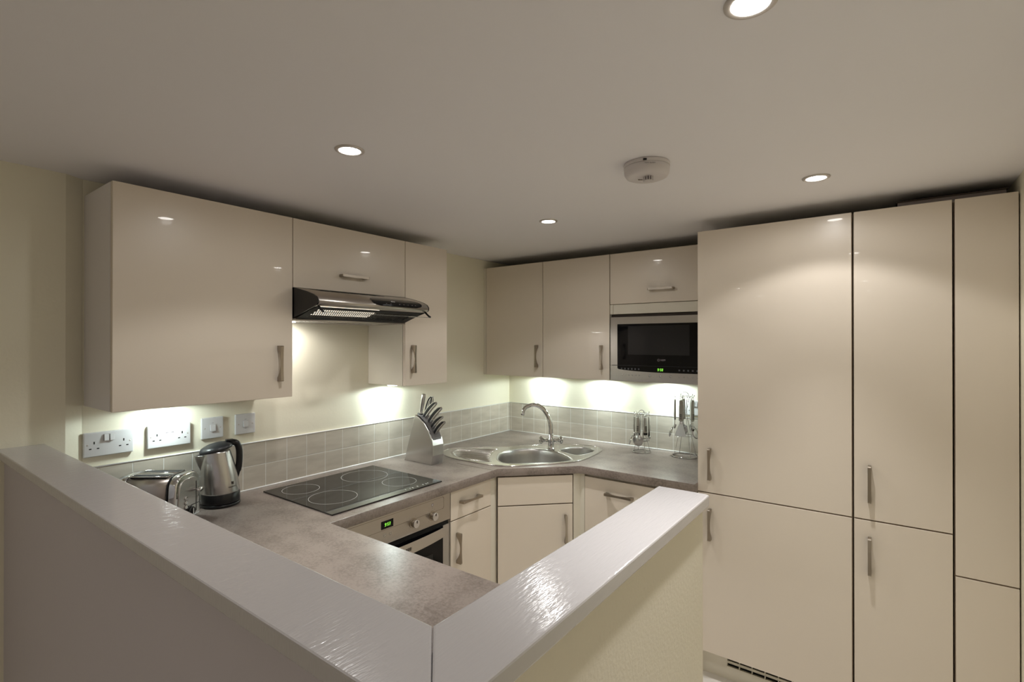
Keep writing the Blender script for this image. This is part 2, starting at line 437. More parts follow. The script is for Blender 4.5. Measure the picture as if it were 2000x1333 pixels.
# ================================================================ tiles
def splash(name, label, along0, along1, start, fn):
    """fn(a, d, z) -> world; a = distance along the wall, d = distance out of it"""
    root = thing(name, label, 'splashback', fn(along0, 0, Z0))
    g = B(); g.box(0, 1, 0, 1, 0, 1)
    for v in g.bm.verts: v.co = Vector(fn(along0 + v.co.x * (along1 - along0), v.co.y * 0.0061, Z0 + 0.002 + v.co.z * 0.204))
    bmesh.ops.recalc_face_normals(g.bm, faces=g.bm.faces)
    obj('grout', g, 'grout', root)
    t = B(); a = start
    cells = []
    while a < along1:
        lo, hi = max(a, along0) + 0.001, min(a + 0.1, along1) - 0.001
        if hi - lo > 0.004: cells.append((lo, hi))
        a += 0.1
    for lo, hi in cells:
        for z0, z1 in ((Z0 + 0.004, Z0 + 0.1025), (Z0 + 0.1045, Z0 + 0.2045)):
            n0 = len(t.bm.verts)
            t.box(lo, hi, 0.003, 0.0066, z0, z1, 0.0012)
            t.bm.verts.ensure_lookup_table()
            for v in t.bm.verts[n0:]: v.co = Vector(fn(v.co.x, v.co.y, v.co.z))
    bmesh.ops.recalc_face_normals(t.bm, faces=t.bm.faces)
    obj('tiles', t, 'tile', root)
    for nm, z, r in (('sealant_bead', Z0 + 0.0015, 0.0045), ('edge_trim', Z0 + 0.2065, 0.0032)):
        s_ = B(); s_.tube([fn(along0, 0.0055, z), fn(along1, 0.0055, z)], r, 8)
        obj(nm, s_, 'seal', root)
    return root
splash('tile_splashback', 'two rows of grey beige tiles running behind the hob', 0.0, 2.474, 0.0289 - 0.1, lambda a, d, z: (d, -a, z))
splash('tile_splashback', 'two rows of grey beige tiles on the wall behind the tap', 0.007, 1.544, 0.0235 - 0.1, lambda a, d, z: (a, -d, z))

# ================================================================ worktop
BOWL = [(0.489, -0.761), (0.442, -0.678), (0.435, -0.592), (0.467, -0.512), (0.545, -0.441), (0.655, -0.437), (0.753, -0.480), (0.834, -0.540), (0.857, -0.585), (0.828, -0.652), (0.748, -0.745), (0.660, -0.822), (0.603, -0.847), (0.541, -0.820)]
SMALL = [(0.664, -0.370), (0.675, -0.299), (0.729, -0.241), (0.794, -0.238), (0.838, -0.267), (0.854, -0.319), (0.850, -0.385), (0.838, -0.433), (0.800, -0.450), (0.735, -0.430), (0.690, -0.408)]
SINK = [(0.153, -0.853), (0.122, -0.800), (0.128, -0.737), (0.240, -0.615), (0.350, -0.490), (0.480, -0.360), (0.578, -0.262), (0.667, -0.194), (0.775, -0.165), (0.864, -0.220), (0.890, -0.306), (0.903, -0.450), (0.895, -0.585), (0.825, -0.705), (0.735, -0.815), (0.672, -0.885), (0.607, -0.915), (0.484, -0.929), (0.346, -0.926), (0.230, -0.905)]
def off(L, d):
    """scale an outline about its centroid so it grows by about d"""
    cx = sum(p[0] for p in L) / len(L); cy = sum(p[1] for p in L) / len(L)
    out = []
    for p in L:
        v = Vector((p[0] - cx, p[1] - cy)); v = v + v.normalized() * d; out.append((cx + v.x, cy + v.y))
    return out
bowl_o = [(p.x, p.y) for p in spline(BOWL, 5)]
small_o = [(p.x, p.y) for p in spline(SMALL, 5)]
sink_o = [(p.x, p.y) for p in spline(SINK, 5)]
wt = thing('worktop', 'mottled taupe laminate worktop wrapping round three sides of the kitchen', 'worktop', (0.6, -0.6, Z0 - 0.04))
slab('top', [(0.0, 0.0), (0.0, -2.474), (0.030, -2.527), (0.034, -2.585), (1.834, -2.585), (1.834, -1.930), (0.646, -1.930), (0.646, -0.956), (0.956, -0.646), (1.543, -0.646), (1.543, 0.0)],
     [off(bowl_o, 0.006), off(small_o, 0.005)], Z0 - 0.04, Z0, 'worktop', wt, bevel=0.0015)
b = B(); b.box(0.40, 0.6465, -0.9965, -0.9945, Z0 - 0.0395, Z0 + 0.0004); obj('joint_strip', b, 'dark', wt)

# ================================================================ base units
DX = 0.625                     # door plane of the left run
def door_panel(parent, name, x0, x1, y0, y1, z0, z1, mat='door', bev=0.0015):
    b = B(); b.box(x0, x1, y0, y1, z0, z1, bev); return obj(name, b, mat, parent)
# drawer unit between oven and corner
u = thing('base_cabinet', 'narrow cream base cabinet with one drawer, right of the oven', 'cabinet', (0.3, -1.134, 0.0))
b = B(); b.box(0.02, DX - 0.02, -1.283, -0.985, 0.13, Z0 - 0.041); obj('carcass', b, 'carcass', u)
b = B(); b.box(0.04, 0.565, -1.283, -0.985, 0.0, 0.13); obj('plinth', b, 'carcass', u)
d = door_panel(u, 'drawer', DX - 0.019, DX, -1.2815, -0.9875, 0.712, 0.851); bow_handle(d, (DX, -1.152, 0.787), (0, 1, 0), (1, 0, 0))
d = door_panel(u, 'door', DX - 0.019, DX, -1.2815, -0.9875, 0.135, 0.707); bow_handle(d, (DX, -1.240, 0.577), (0, 0, 1), (1, 0, 0))
b = B(); b.box(DX - 0.021, DX - 0.003, -0.985, -0.934, 0.13, Z0 - 0.041, 0.001); obj('filler_post', b, 'carcass', u)
# corner cabinet under the sink
u = thing('corner_cabinet', 'cream diagonal corner base cabinet below the sink', 'cabinet', (0.5, -0.5, 0.0))
b = B(); b.prism([(0.02, -0.02), (0.02, -0.93), (0.60, -0.93), (0.93, -0.60), (0.93, -0.02)], lambda a, c, t: (a, c, t), 0.13, 0.62); obj('carcass', b, 'carcass', u)
b = B(); b.prism([(0.06, -0.06), (0.06, -0.93), (0.56, -0.93), (0.93, -0.56), (0.93, -0.06)], lambda a, c, t: (a, c, t), 0.0, 0.13); obj('plinth', b, 'carcass', u)
mid = Vector((0.7805, -0.8095, 0)); mt = basis((mid.x, mid.y, 0), (1, 1, 0), (-1, 1, 0))
for nm, z0, z1 in (('false_drawer', 0.700, 0.846), ('door', 0.135, 0.694)):
    b = B(); b.box(-0.1975, 0.1975, 0.0, 0.018, z0, z1, 0.0015, mat=mt); d = obj(nm, b, 'door', u)
hc = mid + Vector((1, 1, 0)).normalized() * 0.158
bow_handle(d, (hc.x, hc.y, 0.566), (0, 0, 1), (1, -1, 0), L=0.148)
b = B(); b.box(-0.198, 0.198, 0.019, 0.022, 0.13, Z0 - 0.041, mat=mt); obj('shadow_gap', b, 'gap', u)
# right-hand base unit with a full height front
u = thing('base_cabinet', 'cream base cabinet right of the corner with a horizontal bar handle', 'cabinet', (1.24, -0.3, 0.0))
b = B(); b.box(0.965, 1.54, -0.605, -0.02, 0.13, Z0 - 0.041); obj('carcass', b, 'carcass', u)
b = B(); b.box(0.965, 1.54, -0.565, -0.04, 0.0, 0.13); obj('plinth', b, 'carcass', u)
d = door_panel(u, 'door', 0.967, 1.538, -0.625, -0.606, 0.135, 0.838); bow_handle(d, (1.165, -0.625, 0.768), (1, 0, 0), (0, -1, 0), L=0.150)
b = B(); b.prism([(0.9235, -0.6665), (0.9385, -0.624), (0.965, -0.624), (0.965, -0.606), (0.905, -0.606), (0.905, -0.648)], lambda a, c, t: (a, c, t), 0.13, Z0 - 0.041); obj('filler_post', b, 'carcass', u)
# peninsula unit, fronts face the hob
u = thing('base_cabinet', 'cream base cabinet under the peninsula worktop inside the half wall', 'cabinet', (1.2, -2.25, 0.0))
b = B(); b.box(0.66, 1.82, -2.57, -1.975, 0.13, Z0 - 0.041); obj('carcass', b, 'carcass', u)
b = B(); b.box(0.66, 1.82, -2.57, -2.02, 0.0, 0.13); obj('plinth', b, 'carcass', u)
for x0, x1 in ((0.662, 1.237), (1.243, 1.818)):
    d = door_panel(u, 'door', x0, x1, -1.974, -1.955, 0.135, 0.845); bow_handle(d, (x1 - 0.05, -1.955, 0.70), (0, 0, 1), (0, 1, 0))
b = B(); b.box(DX - 0.021, DX - 0.003, -1.953, -1.886, 0.13, Z0 - 0.041, 0.001); obj('filler_post', b, 'carcass', u)

# ================================================================ oven
ov = thing('oven', 'stainless steel built-in oven under the hob', 'oven', (0.3, -1.583, 0.14))
OY0, OY1 = -1.883, -1.285
b = B(); b.box(0.03, DX - 0.03, OY0 + 0.005, OY1 - 0.005, 0.14, Z0 - 0.045); obj('casing', b, 'dark', ov)
b = B(); b.box(DX - 0.03, DX, OY0, OY1, 0.726, Z0 - 0.0405, 0.002); fas = obj('control_panel', b, 'steel_h', ov)
X = DX
def yz(y, z, w=0): return basis((X + w, y, z), (0, 1, 0), (0, 0, 1))
b = B()                                             # engraved outline on the fascia
z_lo, z_hi, yl, yr = 0.785, 0.838, OY0 + 0.02, -1.328
def bar(b, y0, y1, z0, z1, t=0.0003): b.box(X - 0.0002, X + t, y0, y1, z0, z1)
bar(b, yl, yr - 0.008, z_hi, z_hi + 0.0011); bar(b, yl, yr - 0.008, z_lo, z_lo + 0.0011)
bar(b, yr, yr + 0.0011, z_lo + 0.008, z_hi - 0.008); bar(b, yl, yl + 0.0011, z_lo, z_hi)
for (cy, cz, a0) in ((yr - 0.008, z_hi - 0.008, 0), (yr - 0.008, z_lo + 0.009, -PI / 2)):
    for k in range(4):
        a = a0 + PI / 2 * (k + 0.5) / 4
        bar(b, cy + 0.0085 * math.cos(a) - 0.0014, cy + 0.0085 * math.cos(a) + 0.0014, cz + 0.0085 * math.sin(a) - 0.0012, cz + 0.0085 * math.sin(a) + 0.0012)
obj('engraved_line', b, 'gap', fas)
b = B(); b.box(X - 0.001, X + 0.0008, -1.683, -1.621, 0.790, 0.822); dsp = obj('clock_display', b, 'glass_black', fas)
digits('digits', '9:53', 0.0125, yz(-1.650, 0.806, 0.0010), dsp)
for y in (-1.664, -1.636):
    b = B(); b.tube([(X + 0.0004, y + 0.007 * math.cos(a), 0.764 + 0.007 * math.sin(a)) for a in [2 * PI * k / 16 for k in range(16)]], 0.0009, 5, closed=True)
    b.box(X, X + 0.002, y - 0.004, y + 0.003, 0.762, 0.766, 0.0006); obj('button', b, 'chrome', fas)
for y in (-1.512, -1.400):
    b = B(); b.lathe([(0.0215, 0), (0.0215, 0.003), (0.0165, 0.0035), (0.0165, 0.019)], (X, y, 0.770), axis='x', n=32, smooth=False)
    k_ = obj('knob', b, 'handle', fas)
    b = B(); b.lathe([(0.0166, 0.019), (0.0166, 0.0225), (0.0155, 0.0235)], (X, y, 0.770), axis='x', n=32, smooth=False); obj('knob_face', b, 'bezel', k_)
    b = B(); b.box(X + 0.024, X + 0.0262, y - 0.0015, y + 0.0015, 0.774, 0.785); obj('pointer', b, 'dark', k_)
for y, s_ in ((-1.512, 0), (-1.400, 1)):           # printed marks round the knobs
    for a in (0.5, 1.1, 2.3, 2.8, -0.4, -1.2, -2.4):
        yy, zz = y + 0.029 * math.cos(a), 0.770 + 0.029 * math.sin(a)
        b = B(); bar(b, yy - 0.0012, yy + 0.0012, zz - 0.0012, zz + 0.0012); obj('printed_mark', b, 'grey_mark', fas)
b = B(); bar(b, -1.405, -1.393, 0.812, 0.824); obj('printed_symbol', b, 'grey_mark', fas)
b = B(); bar(b, -1.401, -1.397, 0.804, 0.807); obj('printed_mark', b, 'grey_mark', fas)
b = B(); b.box(X - 0.002, X + 0.0007, -1.4015, -1.3965, 0.815, 0.821); obj('indicator', b, 'white', fas)
b = B(); b.box(DX - 0.03, DX - 0.012, OY0 + 0.002, OY1 - 0.002, 0.700, 0.726); obj('vent_slot', b, 'hole', ov)
b = B(); b.box(DX - 0.030, DX - 0.004, OY0 + 0.002, OY1 - 0.002, 0.150, 0.706, 0.002); dr = obj('door', b, 'steel_v', ov)
b = B(); b.box(DX - 0.006, DX - 0.0015, OY0 + 0.045, OY1 - 0.045, 0.190, 0.706, 0.001); dg = obj('door_glass', b, 'glass_black', dr)
b = B(); b.box(DX - 0.002, DX - 0.0005, OY0 + 0.11, OY1 - 0.11, 0.25, 0.60, 0.0004); obj('window', b, 'glass_dark', dg)
b = B(); pts = []
for k in range(25):                                # wide bowed grab handle
    t = k / 24; pts.append((OY0 + 0.035 + t * (OY1 - OY0 - 0.07), math.sin(PI * t) ** 0.8))
def hp(y, bow, zz, x): return (x + bow * 0.030, y, zz)
loops = [[hp(y, q, 0.702 + 0.006 * q, DX + 0.004), hp(y, q, 0.706 + 0.006 * q, DX + 0.012), hp(y, q, 0.668, DX + 0.018), hp(y, q, 0.664, DX + 0.010)] for y, q in pts]
b.loft(loops, cap=True, smooth=False); b._f([v for v in list(b.bm.verts)[:4]])
bmesh.ops.recalc_face_normals(b.bm, faces=b.bm.faces); hd_ = obj('handle', b, 'steel', dr)
for y in (OY0 + 0.05, OY1 - 0.05):
    b = B(); b.box(DX - 0.004, DX + 0.014, y - 0.008, y + 0.008, 0.672, 0.698, 0.002); obj('handle_foot', b, 'steel', dr)
text('maker_name', 'NEFF', 0.019, basis((DX + 0.0465, -1.583, 0.687), (0, 1, 0), (-0.15, 0, 1)), 'dark', hd_, 0.0012)
b = B(); b.tube([(DX + 0.047, -1.617 + 0.008 * math.cos(a), 0.687 + 0.008 * math.sin(a)) for a in [2 * PI * k / 16 for k in range(16)]], 0.0011, 5, closed=True); obj('maker_emblem', b, 'dark', hd_)

# ================================================================ hob
hb = thing('hob', 'black ceramic hob with four ringed zones set in the worktop', 'hob', (0.338, -1.59, Z0))
HX0, HX1, HY0, HY1 = 0.086, 0.590, -1.882, -1.303
b = B(); b.box(HX0, HX1, HY0, HY1, Z0, Z0 + 0.0052, 0.0018, seg=3); gl = obj('ceramic_plate', b, 'hob', hb)
for (cx, cy, rr) in ((0.190, -1.768, 0.076), (0.401, -1.750, 0.096), (0.230, -1.463, 0.107), (0.440, -1.429, 0.077)):
    b = B(); N = 64; o_ = [(cx + (rr + 0.0012) * math.cos(2 * PI * k / N), cy + (rr + 0.0012) * math.sin(2 * PI * k / N)) for k in range(N)]
    i_ = [(cx + (rr - 0.0008) * math.cos(2 * PI * k / N), cy + (rr - 0.0008) * math.sin(2 * PI * k / N)) for k in range(N)]
    b.bm.free(); slab('cooking_zone_ring', o_, [i_], Z0 + 0.0051, Z0 + 0.0055, 'ring', hb)
for y, ln in ((-1.505, 0.011), (-1.478, 0.007), (-1.464, 0.012), (-1.436, 0.012), (-1.402, 0.009), (-1.384, 0.011), (-1.372, 0.007)):
    b = B(); b.box(0.561, 0.561 + ln, y, y + 0.003, Z0 + 0.0051, Z0 + 0.0056)
    b.box(0.561, 0.565, y + 0.002, y + 0.006, Z0 + 0.0051, Z0 + 0.0056)
    obj('touch_mark', b, 'white', hb)
b = B(); b.box(0.546, 0.5475, -1.63, -1.59, Z0 + 0.0051, Z0 + 0.0055); obj('printed_line', b, 'ring', hb)

# ================================================================ wall units, left wall
CZ0, CZ1 = 1.3202, 2.0526
FX = 0.2958
u = thing('wall_cabinet', 'large cream gloss wall cabinet left of the extractor hood', 'cabinet', (0.15, -2.17, CZ0))
b = B(); b.box(0.001, FX - 0.021, -2.4708, -1.869, CZ0, CZ1, 0.0008); obj('carcass', b, 'side', u)
b = B(); b.box(FX - 0.021, FX - 0.0185, -2.468, -1.871, CZ0 + 0.003, CZ1 - 0.003); obj('gap_sheet', b, 'gap', u)  # line of the door gap put in as a brown sheet
d = door_panel(u, 'door', FX - 0.0185, FX, -2.4705, -1.8695, CZ0, CZ1); bow_handle(d, (FX, -1.928, 1.4575), (0, 0, 1), (1, 0, 0))
u = thing('wall_cabinet', 'cream cabinet above the extractor hood with a lift-up flap', 'cabinet', (0.15, -1.567, 1.767))
b = B(); b.box(0.001, FX - 0.021, -1.868, -1.267, 1.767, CZ1); obj('carcass', b, 'carcass', u)
d = door_panel(u, 'flap_door', FX - 0.0185, FX, -1.8665, -1.2685, 1.7675, CZ1); bow_handle(d, (FX, -1.578, 1.8385), (0, 1, 0), (1, 0, 0))
u = thing('wall_cabinet', 'narrow cream wall cabinet right of the extractor hood', 'cabinet', (0.15, -1.116, CZ0))
b = B(); b.box(0.001, FX - 0.021, -1.266, -0.966, CZ0, CZ1, 0.0008); obj('carcass', b, 'carcass', u)
b = B(); b.box(FX - 0.021, FX - 0.0185, -1.263, -0.968, CZ0 + 0.003, CZ1 - 0.003); obj('gap_sheet', b, 'gap', u)  # brown sheet draws the gap behind the door
d = door_panel(u, 'door', FX - 0.0185, FX, -1.2655, -0.9655, CZ0, CZ1); bow_handle(d, (FX, -1.221, 1.4565), (0, 0, 1), (1, 0, 0))

# ================================================================ wall units, back wall
def wcab_back(x0, x1, label, hx):
    u = thing('wall_cabinet', label, 'cabinet', ((x0 + x1) / 2, -0.15, CZ0))
    b = B(); b.box(x0, x1, -FX + 0.021, -0.001, CZ0, CZ1, 0.0008); obj('carcass', b, 'carcass', u)
    b = B(); b.box(x0 + 0.002, x1 - 0.002, -FX + 0.0185, -FX + 0.021, CZ0 + 0.003, CZ1 - 0.003); obj('gap_sheet', b, 'gap', u)  # gap between door and carcass drawn by a brown sheet
    d = door_panel(u, 'door', x0 + 0.0015, x1 - 0.0015, -FX, -FX + 0.0185, CZ0, CZ1)
    bow_handle(d, (hx, -FX, 1.4535), (0, 0, 1), (0, -1, 0)); return u
u = wcab_back(0.0225, 0.487, 'cream wall cabinet in the corner, left of its matching neighbour', 0.4485)
b = B(); b.box(0.0005, 0.0215, -FX, -FX + 0.0185, CZ0, CZ1, 0.0008); obj('filler_strip', b, 'carcass', u)
wcab_back(0.4885, 0.9515, 'cream wall cabinet between the corner cabinet and the microwave', 0.9035)
u = thing('wall_cabinet', 'cream cabinet above the microwave with a lift-up flap', 'cabinet', (1.25, -0.15, 1.70))
b = B(); b.box(0.953, 1.543, -FX + 0.021, -0.001, 1.704, CZ1); obj('carcass', b, 'carcass', u)
b = B(); b.box(0.953, 0.971, -FX + 0.003, -FX + 0.021, 1.704, 1.759, 0.0008); obj('filler_strip', b, 'carcass', u)
b = B(); b.box(0.9715, 1.543, -FX + 0.008, -FX + 0.021, 1.704, 1.759, 0.0008); obj('filler_panel', b, 'carcass', u)
d = door_panel(u, 'flap_door', 0.9545, 1.5425, -FX, -FX + 0.0185, 1.7615, CZ1); bow_handle(d, (1.260, -FX, 1.8340), (1, 0, 0), (0, -1, 0))

# ================================================================ microwave
mw = thing('microwave', 'built-in stainless microwave with black glass front', 'microwave', (1.25, -0.15, CZ0))
b = B(); b.box(0.956, 1.543, -FX + 0.02, -0.002, CZ0 + 0.004, 1.702); obj('casing', b, 'dark', mw)
b = B(); b.box(0.956, 1.543, -FX, -FX + 0.018, CZ0, 1.409, 0.001); obj('lower_trim', b, 'steel', mw)
b = B(); b.box(0.956, 1.543, -FX, -FX + 0.018, 1.4115, 1.6860, 0.001); obj('door_frame', b, 'steel', mw)
YM = -FX
gp = [(1.0005, 1.646), (1.543, 1.646), (1.543, 1.3755), (1.26, 1.3755), (1.20, 1.3765), (1.14, 1.3785), (1.08, 1.3815), (1.04, 1.3845), (1.01, 1.388), (1.003, 1.391), (1.0005, 1.396)]
b = B(); b.prism(gp, lambda a, c, t: (a, t, c), YM - 0.002, YM + 0.002, bev=0.0005); gs = obj('glass_front', b, 'glass_black', mw)
b = B(); b.box(1.066, 1.411, YM - 0.0026, YM - 0.0018, 1.472, 1.634); obj('window', b, 'glass_dark', gs)
b = B(); b.box(1.0007, 1.543, YM - 0.0024, YM - 0.0018, 1.4100, 1.4115); obj('door_gap', b, 'softblack', gs)
def xz(x, z, w=0.0): return basis((x, YM - 0.0021 - w, z), (1, 0, 0), (0, 0, 1))
digits('digits', '9:58', 0.0135, xz(1.254, 1.3915), gs)
text('maker_name', 'NEFF', 0.013, xz(1.2685, 1.444), 'grey_mark', gs)
b = B(); b.tube([(1.2435 + 0.006 * math.cos(a), YM - 0.0024, 1.444 + 0.006 * math.sin(a)) for a in [2 * PI * k / 16 for k in range(16)]], 0.0007, 5, closed=True)
b.box(1.240, 1.247, YM - 0.0026, YM - 0.002, 1.4435, 1.4445); obj('maker_emblem', b, 'grey_mark', gs)
M['dim'] = pmat('dim_print', (0.07, 0.07, 0.08), 0.4)
for x in [1.027 + 0.0205 * k for k in range(6)] + [1.357 + 0.0235 * k for k in range(5)]:
    b = B(); b.box(x - 0.0045, x + 0.0045, YM - 0.0025, YM - 0.0018, 1.387, 1.396); obj('printed_symbol', b, 'dim', gs)
for x in [1.030 + 0.0203 * k for k in range(6)] + [1.357 + 0.0235 * k for k in range(5)]:
    b = B(); b.lathe([(0.0036, 0.001), (0.0036, -0.0012), (0.002, -0.0022)], (x, YM, 1.357), axis='y', n=14); obj('button', b, 'chrome', mw)
for x in (1.193, 1.252, 1.310):
    b = B(); b.lathe([(0.0068, 0.001), (0.0068, -0.0014), (0.004, -0.0028)], (x, YM, 1.357), axis='y', n=18); obj('button', b, 'chrome', mw)

# ================================================================ tall units
TY = -0.605
def tall(x0, x1, label, splits, handles, wide_gap=0.003):
    u = thing('tall_cabinet', label, 'cabinet', ((x0 + x1) / 2, -0.3, 0.0))
    b = B(); b.box(x0 - 0.0015, x1 + 0.0015, TY + 0.021, -0.001, 0.13, CZ1 - 0.001); obj('carcass', b, 'carcass', u)
    b = B(); b.box(x0 - 0.002, x1 + 0.002, TY + 0.0185, TY + 0.021, 0.132, CZ1 - 0.003); obj('gap_sheet', b, 'tallgap', u)  # tan sheet in the carcass edge colour, seen through the door gaps
    zs = [0.128] + splits + [CZ1]
    for i in range(len(zs) - 1):
        d = door_panel(u, 'door', x0, x1, TY, TY + 0.0185, zs[i] + (0.0025 if i else 0), zs[i + 1] - (0.0025 if i < len(zs) - 2 else 0))
        if handles: bow_handle(d, (handles[0], TY, handles[1 + i]), (0, 0, 1), (0, -1, 0))
    return u
tall(1.5445, 2.1370, 'widest tall cream gloss cabinet beside the worktop end', [0.8545], (1.600, 0.714, 0.988))
tall(2.1445, 2.4370, 'middle tall cream gloss cabinet with two bar handles', [0.8545], (2.194, 0.720, 0.996))
tall(2.4445, 2.6080, 'narrow tall cream cabinet without handles against the right wall', [0.7090], None)
pl = thing('plinth', 'cream plinth under the tall cabinets with a slotted grille', 'plinth', (2.07, -0.545, 0.0))
VX0, VN, VW = 1.657, 11, 0.0527
def box_b(*a): b = B(); b.box(*a); return b
vx1 = VX0 + VN * VW
for (x0, x1, z0, z1) in ((1.546, VX0, 0.0, 0.127), (vx1, 2.608, 0.0, 0.127), (VX0, vx1, 0.0, 0.0555), (VX0, vx1, 0.1000, 0.127)):
    obj('plinth_board', box_b(x0, x1, TY + 0.06, TY + 0.078, z0, z1), 'carcass', pl)
b = B()
for k in range(VN + 1): b.box(VX0 + k * VW - 0.0012, VX0 + k * VW + 0.0012, TY + 0.058, TY + 0.075, 0.0555, 0.1)
b.box(VX0, vx1, TY + 0.058, TY + 0.075, 0.0765, 0.0788)
for z, hgt in ((0.0555, 0.004), (0.0780, 0.006)):   # sloping louvres inside each slot
    b.prism([(TY + 0.060, z + 0.001 + hgt), (TY + 0.068, z + hgt), (TY + 0.068, z), (TY + 0.060, z)], lambda a, c, t: (t, a, c), VX0, vx1)
obj('vent_grille', b, 'carcass', pl)
obj('vent_recess', box_b(VX0, vx1, TY + 0.0785, TY + 0.081, 0.05, 0.105), 'hole', pl)

# flat box lying on the tall units
bx = thing('storage_box', 'flat dark grey box lying on top of the tall cabinets', 'box', (2.43, -0.44, CZ1))
b = B(); b.box(2.282, 2.585, -0.552, -0.25, CZ1, CZ1 + 0.024, 0.001); obj('body', b, 'box', bx)
b = B(); b.box(2.278, 2.589, -0.556, -0.246, CZ1 + 0.0240, CZ1 + 0.0285, 0.0008); obj('lid', b, 'dark', bx)

# ================================================================ extractor hood
hd = thing('extractor_hood', 'stainless visor extractor hood over the hob', 'hood', (0.2, -1.567, 1.635))
EY0, EY1 = -1.866, -1.269
top = [(0.285, 1.767), (0.300, 1.766), (0.350, 1.756), (0.400, 1.744), (0.435, 1.733), (0.458, 1.722), (0.470, 1.708), (0.470, 1.697), (0.462, 1.689), (0.447, 1.684)]
inn = [(0.440, 1.690), (0.452, 1.697), (0.455, 1.706), (0.430, 1.724), (0.395, 1.737), (0.300, 1.758), (0.285, 1.760)]
b = B(); b.prism(top + inn, lambda a, c, t: (a, t, c), EY0 + 0.006, EY1 - 0.006)
for f in b.bm.faces: f.smooth = len(f.verts) == 4
vis = obj('steel_visor', b, 'steel_h', hd)
for y0, y1 in ((EY0, EY0 + 0.006), (EY1 - 0.006, EY1)):
    b = B(); b.prism([(0.28, 1.766)] + [(a, c + 0.0005) for a, c in top[1:]] + [(0.40, 1.672), (0.285, 1.640), (0.28, 1.640)], lambda a, c, t: (a, t, c), y0, y1)
    obj('end_cap', b, 'black', hd)
b = B(); b.box(0.002, 0.20, EY0 + 0.002, EY1 - 0.002, 1.640, 1.765); b.box(0.2, 0.285, EY0 + 0.002, EY1 - 0.002, 1.700, 1.765)
obj('motor_housing', b, 'dark', hd)
# underside: flat rear filter frame and sloping perforated front
frm = [(0.002, EY0 + 0.004), (0.300, EY0 + 0.004), (0.300, EY1 - 0.004), (0.002, EY1 - 0.004)]
slab('underside_tray', frm, [[(0.05, EY0 + 0.05), (0.28, EY0 + 0.05), (0.28, EY1 - 0.05), (0.05, EY1 - 0.05)]], 1.632, 1.640, 'steel_h', hd, 0.001)
b = B(); n_ = 46
for k in range(n_):
    y = EY0 + 0.052 + (EY1 - EY0 - 0.104) * k / n_; b.box(0.05, 0.28, y, y + 0.006, 1.634, 1.637)
b.box(0.16, 0.166, EY0 + 0.05, EY1 - 0.05, 1.6335, 1.6375)
obj('grease_filter', b, 'steel', hd)
b = B(); b.box(0.05, 0.28, EY0 + 0.05, EY1 - 0.05, 1.6385, 1.6398); obj('filter_backing', b, 'dark', hd)
p0, p1 = Vector((0.300, 0, 1.6385)), Vector((0.437, 0, 1.683)); ex = (p1 - p0).normalized(); Ls = (p1 - p0).length
mt = Matrix((ex, Vector((0, 1, 0)), ex.cross(Vector((0, 1, 0))))).transposed().to_4x4(); mt.translation = p0
holes = []
rows, cols = 7, 50
for i in range(rows):
    for j in range(cols):
        cx = 0.030 + i * 0.0135; cy = EY0 + 0.045 + (j + 0.5 * (i % 2)) * 0.0101
        if cy < EY1 - 0.05: holes.append([(cx + 0.0054 * math.cos(2 * PI * k / 8), cy + 0.0040 * math.sin(2 * PI * k / 8)) for k in range(8)])
slab('perforated_grille', [(0, EY0 + 0.008), (Ls, EY0 + 0.008), (Ls, EY1 - 0.008), (0, EY1 - 0.008)], holes, -0.0006, 0.0006, 'hole', hd, 0.0, mt)
b = B(); b.box(0.02, 0.115, EY0 + 0.03, -1.515, 0.012, 0.016, mat=mt); obj('lamp_diffuser', b, 'hoodlens', hd)
b = B(); b.box(0.02, 0.115, -1.505, EY1 - 0.03, 0.012, 0.016, mat=mt); obj('unlit_backing', b, 'gap', hd)  # dark colour stands for the unlit half behind the grille
b = B(); b.box(0.06, 0.14, -1.835, -1.765, 1.6300, 1.6345, 0.001); obj('lamp_lens', b, 'lens', hd)
# control panel and slots on the sloping front, glass strip on two black arms
pa, pb_ = Vector((0.400, 0, 1.744)), Vector((0.470, 0, 1.705))
for nm, mat_, y0, y1, w in (('control_panel', 'glass_black', -1.600, -1.312, 0.0),):
    ex2 = Vector((0, 1, 0)); ey2 = Vector((-(0.470 - 0.400), 0, 1.744 - 1.712)).normalized()
    cpt = Vector((0.4605, (y0 + y1) / 2, 1.7185)); nrm = ex2.cross(ey2)
    loops = []
    Lh = (y1 - y0) / 2
    outl = []
    for k in range(40):
        a = 2 * PI * k / 40; ca, sa = math.cos(a), math.sin(a)
        outl.append((Lh * abs(ca) ** 0.6 * (1 if ca > 0 else -1), abs(sa) ** 0.8 * (1 if sa > 0 else -1)))
    b = B()
    # wrap the capsule over the rounded nose profile
    prof = [(0.4035, 1.7435), (0.435, 1.7337), (0.4583, 1.7225), (0.4705, 1.7083), (0.4708, 1.6985)]
    def nose(v):                                    # v -1 (bottom) .. 1 (top)
        t = (1 - v) / 2 * (len(prof) - 1); i = min(int(t), len(prof) - 2); f = t - i
        return Vector((prof[i][0] * (1 - f) + prof[i + 1][0] * f + 0.0012, 0, prof[i][1] * (1 - f) + prof[i + 1][1] * f + 0.0008))
    VV = 9
    grid = []
    for r_ in range(VV):
        v = -1 + 2 * r_ / (VV - 1); half = Lh * (1 - abs(v) ** 3 * 0.28)
        q = nose(v * 0.86 + 0.02); grid.append([b.bm.verts.new((q.x, (y0 + y1) / 2 + half * s_, q.z)) for s_ in (-1, -0.6, 0, 0.6, 1)])
    for i in range(VV - 1):
        for j in range(4): b._f([grid[i][j], grid[i][j + 1], grid[i + 1][j + 1], grid[i + 1][j]], True)
    cp = obj(nm, b, mat_, vis)
